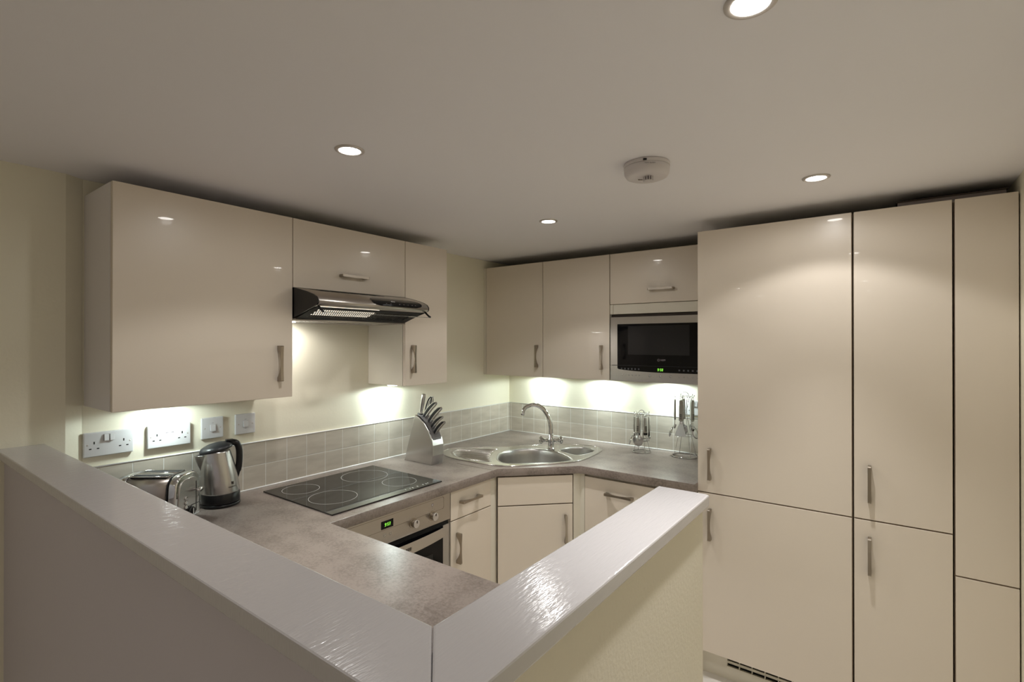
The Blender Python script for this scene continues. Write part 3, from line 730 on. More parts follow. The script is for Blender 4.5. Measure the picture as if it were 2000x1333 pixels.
text('maker_name', 'elica', 0.013, basis((0.4565, -1.482, 1.7255), (0, 1, 0), (-0.75, 0, 0.55)), 'white', cp, 0.0004)
for k, y in enumerate((-1.53, -1.505, -1.455, -1.43, -1.405, -1.38, -1.36)):
    b = B(); b.box(0.4665, 0.4705, y, y + 0.004, 1.7125, 1.7150); obj('touch_mark', b, 'grey_mark', cp)
b = B()
for k in range(7):
    y = -1.80 + k * 0.049
    b.prism([(0.302, y), (0.349, y + 0.030), (0.349, y + 0.066), (0.302, y + 0.036)], lambda a, c, t: (a, c, 1.7660 - (a - 0.3) * 0.2 + t), -0.001, 0.0008)
obj('air_slots', b, 'hole', vis)
for y in (EY0 + 0.012, EY1 - 0.012):
    b = B(); b.tube([(0.455, y, 1.686), (0.478, y, 1.668), (0.490, y, 1.662)], 0.005, 6); b.tube([(0.30, y, 1.648), (0.455, y, 1.686)], 0.003, 6); obj('arm', b, 'black', hd)
b = B(); b.box(0.470, 0.492, EY0 + 0.014, EY1 - 0.014, 1.6590, 1.6615, 0.0005); obj('glass_strip', b, pmat('clear_glass', (0.75, 0.8, 0.78), 0.05, trans=0.9), hd)
spot('hood_lamp', (0.10, -1.80, 1.618), HOOD_W, 170, 0.4, (1.0, 0.97, 0.92), 0.03, (0, math.radians(20), 0))

# ================================================================ sink and tap
sk = thing('sink', 'stainless one-and-a-half bowl inset sink with ridged drainer', 'sink', (0.5, -0.6, Z0))
slab('sink_deck', sink_o, [bowl_o, small_o], Z0 + 0.0004, Z0 + 0.0036, 'sinksteel', sk, 0.001)
b = B(); b.tube([(x, y, Z0 + 0.0034) for x, y in off(sink_o, -0.004)], 0.0026, 6, closed=True); obj('raised_rim', b, 'sinksteel', sk)
def bowl(name, outl, depth, waste, wr):
    b = B(); cx, cy = waste; loops = []
    for s_, dz in ((1.03, 0.0036), (1.01, 0.0046), (0.985, 0.003), (0.965, -0.006), (0.945, -0.03), (0.91, -depth * 0.75), (0.86, -depth * 0.93), (0.76, -depth), (0.30, -depth - 0.004)):
        mx = sum(p[0] for p in outl) / len(outl); my = sum(p[1] for p in outl) / len(outl)
        if s_ < 0.5: mx, my = cx, cy
        loops.append([(mx + (x - mx) * s_ if s_ > 0.5 else cx + (x - sum(p[0] for p in outl) / len(outl)) * s_,
                       my + (y - my) * s_ if s_ > 0.5 else cy + (y - sum(p[1] for p in outl) / len(outl)) * s_, Z0 + dz) for x, y in outl])
    b.loft(loops)
    o = obj(name, b, 'bowlsteel', sk)
    b = B(); b.lathe([(wr, 0.0), (wr, 0.004), (wr - 0.005, 0.0055), (wr - 0.008, 0.002), (0.004, 0.001)], (cx, cy, Z0 - depth - 0.003), n=32)
    w = obj('waste', b, 'chrome', o)
    b = B()
    for k in range(8): b.lathe([(0.0032, 0), (0.0032, 0.0009)], (cx + 0.018 * math.cos(PI / 4 * k), cy + 0.018 * math.sin(PI / 4 * k), Z0 - depth + 0.0002), n=10)
    b.lathe([(0.004, 0), (0.004, 0.0009)], (cx, cy, Z0 - depth + 0.0002), n=10)
    obj('waste_holes', b, 'hole', w)
bowl('main_bowl', bowl_o, 0.165, (0.64, -0.64), 0.042)
bowl('half_bowl', small_o, 0.085, (0.765, -0.315), 0.036)
b = B()
A0, A1 = [(0.165, -0.760), (0.190, -0.829), (0.271, -0.885), (0.400, -0.905)], [(0.362, -0.600), (0.405, -0.700), (0.460, -0.790), (0.530, -0.868)]
for k in range(11):
    t = k / 10 * 3; i = min(int(t), 2); f = t - i
    p = Vector(A0[i]) * (1 - f) + Vector(A0[i + 1]) * f; q = Vector(A1[i]) * (1 - f) + Vector(A1[i + 1]) * f
    b.tube([(p.x, p.y, Z0 + 0.0022), (p.x * 0.9 + q.x * 0.1, p.y * 0.9 + q.y * 0.1, Z0 + 0.0042), (q.x * 0.9 + p.x * 0.1, q.y * 0.9 + p.y * 0.1, Z0 + 0.0042), (q.x, q.y, Z0 + 0.0022)], 0.0036, 8, flat=0.9)
obj('drainer_ridges', b, 'sinksteel', sk)

tp = thing('mixer_tap', 'chrome swan-neck mixer tap with two turn handles behind the sink', 'tap', (0.6165, -0.402, Z0 + 0.0036), math.atan2(0.6, 0.8))
b = B(); b.lathe([(0.0235, 0), (0.0235, 0.006), (0.019, 0.009), (0.018, 0.040), (0.021, 0.044), (0.021, 0.062), (0.0165, 0.068), (0.0160, 0.090), (0.0135, 0.094)], n=32); obj('body', b, 'chrome', tp, False)
b = B(); w_ = spline([(0, 0, 0.088), (-0.001, 0, 0.14), (-0.012, 0, 0.185), (-0.038, 0, 0.232), (-0.075, 0, 0.262), (-0.112, 0, 0.268), (-0.145, 0, 0.258), (-0.165, 0, 0.240), (-0.170, 0, 0.220)], 5, False)
n = len(w_); b.tube(w_, [0.0145 - 0.003 * min(1, i / n * 1.4) for i in range(n)], 16)
b.tube([(-0.1695, 0, 0.224), (-0.1710, 0, 0.212)], 0.0125, 16); nk = obj('spout', b, 'chrome', tp, False)
nk.rotation_euler = (0, 0, math.radians(6))
b = B(); b.tube([(-0.1708, 0, 0.2135), (-0.1714, 0, 0.2085)], 0.0112, 16); obj('aerator', b, 'black', nk, False)
for s_ in (-1, 1):
    b = B(); b.tube([(s_ * 0.015, 0, 0.052), (s_ * 0.050, 0, 0.055)], 0.0115, 14)
    b.tube([(s_ * 0.046, 0, 0.055), (s_ * 0.052, 0, 0.055)], 0.0165, 16)
    for k in range(4):
        a = PI / 4 + k * PI / 2
        b.tube([(s_ * 0.060, 0.011 * math.cos(a), 0.056 + 0.011 * math.sin(a)), (s_ * 0.060, 0.0225 * math.cos(a), 0.056 + 0.0225 * math.sin(a))], 0.0075, 10)
    b.tube([(s_ * 0.050, 0, 0.056), (s_ * 0.0715, 0, 0.056)], [0.0145, 0.0155], 20)
    obj('turn_handle', b, 'chrome', tp, False)

# ================================================================ knife block and knives
kb = thing('knife_block', 'curved brushed steel knife block between hob and sink', 'knife block', (0.1115, -1.1100, Z0), -0.0075)
prof = [(0, 0), (0.212, 0), (0.2225, 0.05), (0.2215, 0.104), (0.212, 0.139), (0.188, 0.181), (0.156, 0.218), (0.112, 0.246), (0.084, 0.255)]
TH = 0.082
b = B(); b.prism([(a, c) for a, c in prof], lambda a, c, t: (a, t, c), 0, TH, bev=0.003); obj('body', b, 'steel', kb, False)
b = B()
ins = [(0.218, 0.113), (0.2105, 0.1425), (0.188, 0.1830), (0.156, 0.2200), (0.113, 0.2480), (0.090, 0.2560)]
for i in range(len(ins) - 1):
    a, c = ins[i], ins[i + 1]
    v = [b.bm.verts.new(p) for p in ((a[0] + 0.0006, 0.010, a[1] + 0.0006), (a[0] + 0.0006, TH - 0.010, a[1] + 0.0006), (c[0] + 0.0006, TH - 0.010, c[1] + 0.0006), (c[0] + 0.0006, 0.010, c[1] + 0.0006))]
    b._f(v, True)
obj('slot_face', b, pmat('dark_grey_slot_face', (0.16, 0.15, 0.15), 0.4), kb, False)
def kworld(s_, z, t=TH / 2):
    a = kb.rotation_euler[2]; return Vector((kb.location.x + s_ * math.cos(a) - t * math.sin(a), kb.location.y + s_ * math.sin(a) + t * math.cos(a), Z0 + z))
def knife(label, p, q, w=0.0125):
    p, q = kworld(*p), kworld(*q); d = (q - p); L = d.length; d.normalize()
    root = thing('kitchen_knife', label, 'knife', p - d * 0.004, 0, 'steel handled knives in the block')
    side = Vector((0, 1, 0)); nrm = d.cross(side).normalized()
    # slightly curved handle, flat sides with dark band between two steel scales
    loops = []
    N = 12
    def ctr(t): return p + d * (L * t) + nrm * (-0.010 * (t * t) + 0.004 * math.sin(PI * t))
    def wid(t): return w * (0.80 + 0.25 * math.sin(PI * min(1, t * 1.1))) * (1.0 if t < 0.92 else math.sqrt(max(0.03, 1 - ((t - 0.92) / 0.085) ** 2)))
    for nm, m_, y0, y1, k in (('handle', 'knifeh', -0.0085, 0.0085, 1.0), ('handle_inlay', 'black', -0.0092, -0.0084, 0.62)):
        b = B(); L1, L2 = [], []
        for i in range(N + 1):
            t = i / N; c_ = ctr(t); L1.append(c_ + nrm * wid(t) * k); L2.append(c_ - nrm * wid(t) * k)
        poly = L1 + L2[::-1]
        lo = [b.bm.verts.new(v + side * y0) for v in poly]; hi = [b.bm.verts.new(v + side * y1) for v in poly]
        m2 = len(poly)
        for i in range(m2): b._f([lo[i], lo[(i + 1) % m2], hi[(i + 1) % m2], hi[i]])
        for i in range(N):
            b._f([lo[i], lo[i + 1], lo[m2 - 2 - i], lo[m2 - 1 - i]]); b._f([hi[i], hi[m2 - 1 - i], hi[m2 - 2 - i], hi[i + 1]])
        bmesh.ops.recalc_face_normals(b.bm, faces=b.bm.faces)
        if nm == 'handle':
            bmesh.ops.bevel(b.bm, geom=[e for e in b.bm.edges if abs((e.verts[0].co - e.verts[1].co).dot(side)) < 1e-6 and len(e.link_faces) == 2 and e.calc_face_angle(0) > 1.0], offset=0.003, segments=2, affect='EDGES')
        obj(nm, b, m_, root)
    b = B(); c_ = p - d * 0.016
    b.prism([(-0.009, -0.012), (0.009, -0.012), (0.009, 0.018), (-0.009, 0.018)], lambda a, c, t: c_ + nrm * a + d * c + side * t, -0.005, 0.005, bev=0.001)
    obj('bolster', b, 'black', root)
    return root
knife('topmost curved knife in the block, in front of the scissors', (0.118, 0.243), (0.198, 0.334))
knife('long curved knife second down the slope of the block', (0.152, 0.216), (0.235, 0.310))
knife('small knife third down the slope of the block', (0.175, 0.190), (0.246, 0.264), 0.0105)
knife('lowest and smallest knife in the steel block', (0.196, 0.160), (0.260, 0.238), 0.0105)
p, q = kworld(0.086, 0.256), kworld(0.113, 0.366); d = (q - p).normalized(); L = (q - p).length
st = thing('sharpening_steel', 'round handled sharpening steel standing tallest in the block', 'sharpening steel', p)
mt = basis(p, d.cross(Vector((0, 1, 0))), (0, 1, 0)); mt = Matrix((mt.col[0].xyz, mt.col[1].xyz, d)).transposed().to_4x4(); mt.translation = p
b = B(); b.lathe([(0.0125, 0), (0.0095, 0.006), (0.0085, 0.02), (0.0120, 0.055), (0.0125, 0.085), (0.0110, L - 0.006), (0.0085, L)], n=24); bmesh.ops.transform(b.bm, matrix=mt, verts=b.bm.verts); obj('handle', b, 'knifeh', st)
b = B(); b.lathe([(0.017, -0.006), (0.017, 0.002), (0.012, 0.004)], n=24); bmesh.ops.transform(b.bm, matrix=mt, verts=b.bm.verts); obj('collar', b, 'black', st)
sc = thing('scissors', 'kitchen scissors with looped steel handles beside the sharpening steel', 'scissors', kworld(0.110, 0.250, 0.05))
for k, dy in ((0, 0.044), (1, 0.058)):
    p, q = kworld(0.112, 0.246, dy), kworld(0.165, 0.354, dy); d = (q - p); nv = Vector((d.z, 0, -d.x)).normalized()
    lp = []
    for a in [2 * PI * i / 24 for i in range(24)]:
        lp.append(p + d * (0.56 + 0.42 * math.cos(a)) + nv * (0.0115 * math.sin(a) * (1.0 + 0.25 * math.cos(a))))
    b = B(); b.tube(lp, 0.0036, 8, closed=True); b.tube([p - d * 0.06, p + d * 0.16], 0.0055, 8); obj('finger_loop', b, 'knifeh' if k else 'black', sc)

# ================================================================ kettle
kt = thing('kettle', 'brushed steel kettle with black lid, handle and base', 'kettle', (0.1085, -2.0650, Z0), math.radians(80))
# local +x points to the handle, -x to the spout
b = B(); b.lathe([(0.068, 0), (0.0705, 0.004), (0.0705, 0.010), (0.0675, 0.0125)], n=48); obj('power_base', b, 'black', kt, False)
b = B(); b.lathe([(0.065, 0.0128), (0.0690, 0.015), (0.0695, 0.018), (0.0685, 0.052), (0.0680, 0.0525)], n=48); obj('black_band', b, 'black', kt, False)
def lean(v): return Vector((v.x - 0.095 * max(0, v.z - 0.05), v.y, v.z))
prof = [(0.0682, 0.0525), (0.0685, 0.056), (0.0672, 0.09), (0.0640, 0.13), (0.0590, 0.165), (0.0535, 0.195), (0.0500, 0.212), (0.0490, 0.219)]
b = B(); b.lathe(prof, n=64, shear=lean); bd = obj('body', b, 'steel_v', kt, False)
def bodyx(z):
    for i in range(len(prof) - 1):
        if prof[i][1] <= z <= prof[i + 1][1]:
            f = (z - prof[i][1]) / (prof[i + 1][1] - prof[i][1]); return prof[i][0] * (1 - f) + prof[i + 1][0] * f
    return prof[-1][0]
# V shaped spout
loops = []
for z, ext, hw in ((0.143, 0.000, 0.002), (0.165, 0.010, 0.010), (0.185, 0.019, 0.017), (0.205, 0.026, 0.024)):
    r_ = bodyx(z); sh = -0.095 * max(0, z - 0.05); L_ = []
    for k in range(9):
        t = -1 + 2 * k / 8; yy = hw * t; xx = -math.sqrt(max(0, r_ * r_ - yy * yy)) - ext * (1 - abs(t) ** 1.15) + 0.001
        L_.append((xx + sh, yy, z))
    loops.append(L_)
b = B()
g = [[b.bm.verts.new(p) for p in L_] for L_ in loops]
for i in range(3):
    for k in range(8): b._f([g[i][k], g[i + 1][k], g[i + 1][k + 1], g[i][k + 1]], True)
b.tube(loops[-1], 0.0014, 6); obj('spout', b, 'steel_v', kt, False)
b = B(); v = [b.bm.verts.new((p[0] * 0.99, p[1] * 0.9, 0.2035)) for p in loops[-1]]; b._f(v); obj('spout_opening', b, 'hole', kt, False)
# domed black lid leaning back towards the handle
def lidlean(v): return Vector((v.x - 0.0165, v.y, v.z + 0.18 * (v.x + 0.05)))
b = B(); b.lathe([(0.050, 0.2105), (0.0525, 0.214), (0.0520, 0.219), (0.048, 0.2255), (0.040, 0.231), (0.028, 0.2355), (0.012, 0.238), (0.001, 0.2385)], n=48, shear=lidlean, sx=1.12); obj('lid', b, 'softblack', kt, False)
hp_ = spline([(0.020, 0, 0.235), (0.040, 0, 0.243), (0.058, 0, 0.236), (0.0665, 0, 0.212), (0.068, 0, 0.175), (0.065, 0, 0.140), (0.058, 0, 0.110), (0.052, 0, 0.095)], 5, False)
b = B(); n = len(hp_); b.tube(hp_, [0.013 if 4 < i < n - 8 else 0.0105 for i in range(n)], 14, flat=0.95); obj('handle', b, 'black', kt, False)
b = B(); b.box(0.018, 0.046, -0.011, 0.011, 0.249, 0.256, 0.002); obj('lid_switch', b, 'black', kt, False)
ang = math.radians(-64)
rx = bodyx(0.088) + 0.0012
mt = basis((rx * math.cos(ang) - 0.0015, rx * math.sin(ang), 0.078), (-math.sin(ang), math.cos(ang), 0), (0, 0, 1))
text('maker_name', 'Russell Hobbs', 0.0062, mt, 'dark', bd, 0.0003, False)
b = B(); b.box(-0.003, 0.003, 0.009, 0.020, -0.0003, 0.0004, mat=mt); obj('maker_emblem', b, 'dark', bd, False)

# ================================================================ toaster
th = math.radians(38)
R_ = Vector((0.1913, -2.1664, Z0)); R_ = Vector((0.188, -2.162, Z0))
ax = Vector((math.cos(th), math.sin(th), 0)); bx_ = Vector((math.sin(th), -math.cos(th), 0))
TL, TW, THt = 0.215, 0.165, 0.180
cen = R_ + bx_ * TW / 2 - ax * TL / 2
ts = thing('toaster', 'polished steel two-slot toaster between the half wall and kettle', 'toaster', cen, th)
# local: x along length (+x = control end), y across
def xsec(w, h, r, z0=0.0, n=8, tilt=0.012):
    pts = [(-w / 2, z0), (w / 2, z0)]
    for k in range(n + 1):
        a = PI / 2 * k / n; pts.append((w / 2 - tilt - r + r * math.cos(a), h - r + r * math.sin(a)))
    for k in range(n + 1):
        a = PI / 2 + PI / 2 * k / n; pts.append((-w / 2 + tilt + r + r * math.cos(a), h - r + r * math.sin(a)))
    return pts
def cx_prism(name, w, h, r, x0, x1, mat, z0, bev=0.0, parent=ts):
    b = B(); pts = xsec(w, h, r, z0)
    b.prism(pts, lambda a, c, t: (t, a, c), x0, x1, bev=bev)
    for f in b.bm.faces:
        if len(f.verts) == 4: f.smooth = True
    return obj(name, b, mat, parent, False)
cx_prism('body', TW - 0.014, THt - 0.004, 0.040, -TL / 2 + 0.03, TL / 2 - 0.032, 'steel_h', 0.012)
cx_prism('rear_end', TW, THt, 0.046, -TL / 2, -TL / 2 + 0.031, 'chrome', 0.010, 0.006)
fe = cx_prism('control_end', TW, THt, 0.046, TL / 2 - 0.034, TL / 2 - 0.006, 'chrome', 0.010, 0.006)
cx_prism('control_face', TW - 0.034, THt - 0.020, 0.036, TL / 2 - 0.008, TL / 2 - 0.003, 'steel', 0.022, 0.0015)
cx_prism('seam_trim', TW - 0.002, THt - 0.0005, 0.046, TL / 2 - 0.0385, TL / 2 - 0.034, 'black', 0.010)
for y in (-0.030, 0.030):
    b = B(); b.box(-TL / 2 + 0.036, TL / 2 - 0.050, y - 0.016, y + 0.016, THt - 0.010, THt - 0.0032, 0.002); obj('slot', b, 'hole', ts, False)
    b = B(); b.tube([(x_, y_, THt - 0.0036) for x_, y_ in ((-TL / 2 + 0.034, y - 0.018), (TL / 2 - 0.048, y - 0.018), (TL / 2 - 0.048, y + 0.018), (-TL / 2 + 0.034, y + 0.018))], 0.0022, 6, closed=True); obj('slot_rim', b, 'chrome', ts, False)
xf = TL / 2 - 0.003
b = B(); b.box(xf - 0.001, xf + 0.0006, 0.042, 0.0455, 0.030, 0.138); obj('lever_slot', b, 'hole', fe, False)
b = B(); b.tube([(xf, 0.0437, 0.108), (xf + 0.012, 0.0437, 0.108)], 0.004, 8); b.lathe([(0.006, 0), (0.019, 0.003), (0.019, 0.008), (0.006, 0.011)], (xf + 0.010, 0.0437, 0.108), axis='x', n=24, sx=1.0, sy=0.42); obj('lever', b, 'chrome', ts, False)
for z in (0.092, 0.076, 0.060):
    b = B(); b.lathe([(0.0075, 0), (0.0075, 0.003), (0.0045, 0.0045)], (xf, -0.018, z), axis='x', n=18); obj('button', b, 'chrome', fe, False)
b = B(); b.lathe([(0.018, 0), (0.018, 0.009), (0.014, 0.013), (0.0135, 0.010)], (xf, 0.004, 0.040), axis='x', n=28); dl_ = obj('browning_dial', b, 'black', ts, False)
b = B(); b.box(xf + 0.010, xf + 0.015, 0.001, 0.007, 0.028, 0.052, 0.001); obj('dial_grip', b, 'chrome', dl_, False)
b = B(); b.tube([(xf, -0.055, 0.050), (xf + 0.001, -0.02, 0.052), (xf + 0.001, 0.02, 0.058), (xf, 0.060, 0.057)], 0.0014, 6); obj('face_line', b, 'black', fe, False)
b = B()
for x_ in (-TL / 2 + 0.03, TL / 2 - 0.03):
    for y_ in (-0.06, 0.06): b.lathe([(0.009, 0), (0.009, 0.0125)], (x_, y_, 0), n=16)
obj('feet', b, 'black', ts, False)

# ================================================================ sockets and switches
def plate(root, w, h, t, face='white_pl'):
    # local: x across, z up, -y towards the room
    b = B(); b.box(-w / 2, w / 2, -t, 0, -h / 2, h / 2, 0.003, seg=3); obj('face_plate', b, face, root, False)
def pins(root, cx, t):
    b = B(); b.box(cx - 0.002, cx + 0.002, -t - 0.0004, -t + 0.001, 0.0015, 0.0105)
    for s_ in (-1, 1): b.box(cx + s_ * 0.011 - 0.0035, cx + s_ * 0.011 + 0.0035, -t - 0.0004, -t + 0.001, -0.0165, -0.0125)
    obj('pin_holes', b, 'hole', root, False)
def screw(root, x, t, z=0.0):
    b = B(); b.lathe([(0.0030, 0.0005), (0.0030, -0.0004), (0.0018, -0.0008)], (x, -t, z), axis='y', n=12); obj('screw', b, 'bezel', root, False)
def rocker(root, x, z, t, w, h):
    b = B(); b.prism([(z - h / 2, 0), (z + h / 2, 0), (z + h / 2, -0.0035), (z - h / 2, -0.0065)], lambda a, c, q: (x + q, -t + c, a), -w / 2, w / 2, bev=0.0006); obj('rocker', b, 'white_pl', root, False)
    b = B(); b.tube([(x - w / 2 - 0.0008, -t, z - h / 2 - 0.0008), (x + w / 2 + 0.0008, -t, z - h / 2 - 0.0008), (x + w / 2 + 0.0008, -t, z + h / 2 + 0.0008), (x - w / 2 - 0.0008, -t, z + h / 2 + 0.0008)], 0.0004, 5, closed=True)
    obj('rocker_edge', b, 'grey_mark', root, False)
LW = PI / 2                                         # rotates -y towards +x
s1 = thing('double_socket', 'double plug socket with two rocker switches, nearest the half wall', 'socket', (0.0, -2.4015, 1.181), LW)
plate(s1, 0.146, 0.086, 0.012)
for cx in (-0.043, 0.043): pins(s1, cx, 0.012)
for x in (-0.0085, 0.0085): rocker(s1, x, 0.022, 0.012, 0.0135, 0.022)
for x in (-0.062, 0.062): screw(s1, x, 0.012)
s2 = thing('double_socket', 'double plug socket lit brightly under the large wall cabinet', 'socket', (0.0, -2.2118, 1.181), LW)
plate(s2, 0.147, 0.086, 0.016)
for cx in (-0.043, 0.043): pins(s2, cx, 0.016)
for x in (-0.0095, 0.0095):
    b = B(); b.prism([(-0.0035, 0.004), (0.0035, 0.004), (0.0055, -0.001), (-0.0055, -0.001)], lambda a, c, q: (x + a, -0.016 + q, 0.010 + c), -0.0006, 0.0006); obj('indicator', b, 'grey_mark', s2, False)
for x in (-0.063, 0.063): screw(s2, x, 0.016)
def cooker_switch(y, label, tilt):
    r = thing('cooker_switch', label, 'switch', (0.0, y, 1.188), LW)
    plate(r, 0.085, 0.087, 0.011); rocker(r, 0, 0, 0.011, 0.020, 0.026)
    for x in (-0.030, 0.030): screw(r, x, 0.011)
    b = B()
    for z in (0.020, -0.020): b.box(-0.004, 0.004, -0.0114, -0.011, z - 0.0007, z + 0.0007)
    obj('red_label', b, 'grey_mark', r, False)
    return r
cooker_switch(-2.0540, 'single square switch plate above the kettle, nearer the lit socket', 1)
cooker_switch(-1.9205, 'single square switch plate furthest along towards the hob', 0)
s3 = thing('double_socket', 'double plug socket on the back wall behind the tall utensil stand', 'socket', (1.352, 0.0, 1.160), 0)
plate(s3, 0.146, 0.086, 0.010)
for cx in (-0.043, 0.043): pins(s3, cx, 0.010)
for x in (-0.0085, 0.0085): rocker(s3, x, 0.022, 0.010, 0.0135, 0.022)
for x in (-0.062, 0.062): screw(s3, x, 0.010)

# ================================================================ utensil stands
def stand(name, label, cx, cy, rb, H, nh, rh, feet_ring=None):
    root = thing(name, label, 'utensil stand', (cx, cy, Z0))
    circ = lambda r, z, n=40: [(r * math.cos(2 * PI * k / n), r * math.sin(2 * PI * k / n), z) for k in range(n)]
    b = B(); b.tube(circ(rb, 0.003), 0.0028, 8, closed=True); obj('base_ring', b, 'chrome', root, False)
    b = B()
    for k in range(4):
        a = PI / 4 + k * PI / 2; ca, sa = math.cos(a), math.sin(a)
        b.tube(spline([(rb * 0.96 * ca, rb * 0.96 * sa, 0.004), (rb * 0.55 * ca, rb * 0.55 * sa, H * 0.35), (rb * 0.16 * ca, rb * 0.16 * sa, H * 0.72), (rb * 0.42 * ca, rb * 0.42 * sa, H - 0.006)], 4, False), 0.0018, 6)
    obj('legs', b, 'chrome', root, False)
    b = B(); b.tube(circ(rh * 0.72, H - 0.004), 0.0016, 6, closed=True); obj('hanger_ring', b, 'chrome', root, False)
    for k in range(nh):
        a = 2 * PI * k / nh - PI / 2 + 0.12; ca, sa = math.cos(a), math.sin(a)
        b = B(); b.tube([(rh * 0.72 * ca, rh * 0.72 * sa, H - 0.004), (rh * 1.02 * ca, rh * 1.02 * sa, H - 0.008), (rh * 1.10 * ca, rh * 1.10 * sa, H + 0.002)], 0.0017, 6)
        b.sphere((rh * 1.10 * ca, rh * 1.10 * sa, H + 0.003), 0.0032, n=8); obj('hook', b, 'chrome', root, False)
    b = B(); lr = rb * 0.32
    b.tube([(lr * math.cos(a), 0, H - 0.002 + lr * math.sin(a)) for a in [PI * k / 12 for k in range(13)]], 0.0019, 6); obj('carry_loop', b, 'chrome', root, False)
    if feet_ring:
        b = B(); b.tube(circ(feet_ring[0], feet_ring[1]), 0.0018, 6, closed=True); obj('lower_ring', b, 'chrome', root, False)
    return root
def utensil(kind, label, base, ang, rh, H, hl, total, group):
    """hangs from a hook; local x points outward from the stand"""
    root = thing(kind, label, 'utensil', (base[0] + rh * math.cos(ang), base[1] + rh * math.sin(ang), base[2] + H - total), ang, group)
    T = total; zt = T - 0.010
    b = B(); b.tube([(0.001, -0.006, zt - 0.012), (0.001, -0.006, zt + 0.002), (0.001, 0, zt + 0.010), (0.001, 0.006, zt + 0.002), (0.001, 0.006, zt - 0.012)], 0.0015, 6); obj('hanging_loop', b, 'chrome', root, False)
    hz1 = zt - 0.010; hz0 = hz1 - hl
    b = B(); loops = []
    for t in (0, 0.05, 0.3, 0.7, 0.95, 1):
        w = 0.0105 + 0.0025 * (1 - t); 
        if t in (0, 1): w *= 0.8
        dd = 0.0055; z = hz0 + (hz1 - hz0) * t
        loops.append([(dd * math.cos(2 * PI * k / 14) * (0.8 if t in (0, 1) else 1), w * math.sin(2 * PI * k / 14), z) for k in range(14)])
    b.loft(loops); b._f([v for v in list(b.bm.verts)[:14]][::-1]); bmesh.ops.recalc_face_normals(b.bm, faces=b.bm.faces)
    h = obj('handle', b, 'utensil', root, False)
    b = B()
    for k in range(5): b.box(0.0048, 0.0064, -0.006, 0.006, hz0 + 0.012 + k * 0.0062, hz0 + 0.0148 + k * 0.0062)
    obj('grip_ribs', b, 'black', h, False)
    m_ = 'steel_v'
    if kind == 'pizza_cutter':
        b = B(); b.lathe([(0.001, -0.0008), (0.033, -0.0004), (0.0335, 0), (0.033, 0.0004), (0.001, 0.0008)], (0, 0, 0.034), axis='x', n=40); obj('wheel', b, m_, root, False)
        b = B(); b.box(-0.003, 0.003, -0.005, 0.005, 0.030, hz0 + 0.002, 0.001); obj('fork', b, 'chrome', root, False)
    elif kind == 'fish_slice':
        b = B(); b.tube([(0, 0, hz0 + 0.004), (0.0, 0, hz0 - 0.03)], [0.006, 0.009], 10, flat=0.3)
        b.prism([(-0.0085, hz0 - 0.004), (-0.0095, 0.070), (-0.033, 0.006), (-0.029, 0.0), (0.029, 0.0), (0.033, 0.006), (0.0095, 0.070), (0.0085, hz0 - 0.004)], lambda a, c, t: (t + 0.010 * max(0, 1 - c / 0.08), a, c), -0.0007, 0.0007)
        obj('blade', b, m_, root, False)
    elif kind in ('ladle', 'serving_spoon', 'skimmer'):
        b = B(); b.tube(spline([(0, 0, hz0 + 0.004), (0.001, 0, hz0 - 0.05), (-0.006, 0, 0.075), (0.006, 0, 0.050)], 4, False), [0.0042] * 13, 8, flat=0.6); obj('shank', b, 'chrome', root, False)
        r_ = 0.030 if kind != 'serving_spoon' else 0.024
        b = B(); lo = []
        for i in range(6):
            f = i / 5; rr = r_ * math.cos(f * PI / 2 * 0.98); dz = 0.016 * math.sin(f * PI / 2)
            lo.append([Vector((0.018 + dz * 0.85 + 0.25 * 1.35 * rr * math.cos(2 * PI * k / 24) * 1.0, rr * math.sin(2 * PI * k / 24), 0.034 - 1.15 * rr * math.cos(2 * PI * k / 24) - dz * 0.2)) for k in range(24)])
        b.loft(lo); b.loft([[p + Vector((-0.001, 0, 0.0006)) for p in L_] for L_ in lo][:5], cap=True)
        obj('bowl', b, 'chrome', root, False)
    elif kind == 'peeler':
        b = B(); b.tube([(0, -0.004, hz0), (0, -0.017, hz0 - 0.016), (0, -0.017, 0.008)], 0.002, 6); b.tube([(0, 0.004, hz0), (0, 0.017, hz0 - 0.016), (0, 0.017, 0.008)], 0.002, 6)
        b.box(-0.004, 0.002, -0.017, 0.017, 0.006, 0.014, 0.001); obj('blade', b, 'chrome', root, False)
        b = B(); b.box(-0.003, 0.003, -0.012, 0.012, hz0 - 0.014, hz0 + 0.002, 0.002); obj('collar', b, 'black', root, False)
    elif kind == 'can_opener':
        b = B(); b.box(-0.004, 0.004, -0.010, 0.010, 0.030, hz0 + 0.002, 0.002); obj('collar', b, 'black', root, False)
        b = B(); b.lathe([(0.011, -0.005), (0.011, 0.005)], (0.004, 0, 0.026), axis='x', n=20); b.box(-0.002, 0.002, -0.006, 0.006, 0.002, 0.03, 0.001); obj('cutting_wheel', b, 'chrome', root, False)
    return root
bs = (1.0775, -0.1290, Z0); HS = 0.232
stand('utensil_stand', 'small wire stand of hanging gadgets on the back worktop', bs[0], bs[1], 0.053, HS, 6, 0.040)
G = 'gadgets hanging on the small wire stand'
for k, (kd, lab) in enumerate((('pizza_cutter', 'round-bladed pizza cutter hanging at the front of the small stand'), ('peeler', 'peeler with black collar on the right side of the small stand'), ('can_opener', 'can opener at the back right of the small stand'),
                               ('peeler', 'peeler at the back of the small stand, behind the pizza cutter'), ('can_opener', 'can opener at the back left of the small stand'), ('ladle', 'small scoop on the left side of the small stand'))):
    a = 2 * PI * k / 6 - PI / 2 + 0.12 - 0.25
    utensil(kd, lab, bs, a, 0.042, HS - 0.002, 0.092, 0.192 if kd in ('pizza_cutter', 'ladle') else 0.168, G)
bl = (1.3210, -0.0950, Z0); HL = 0.345
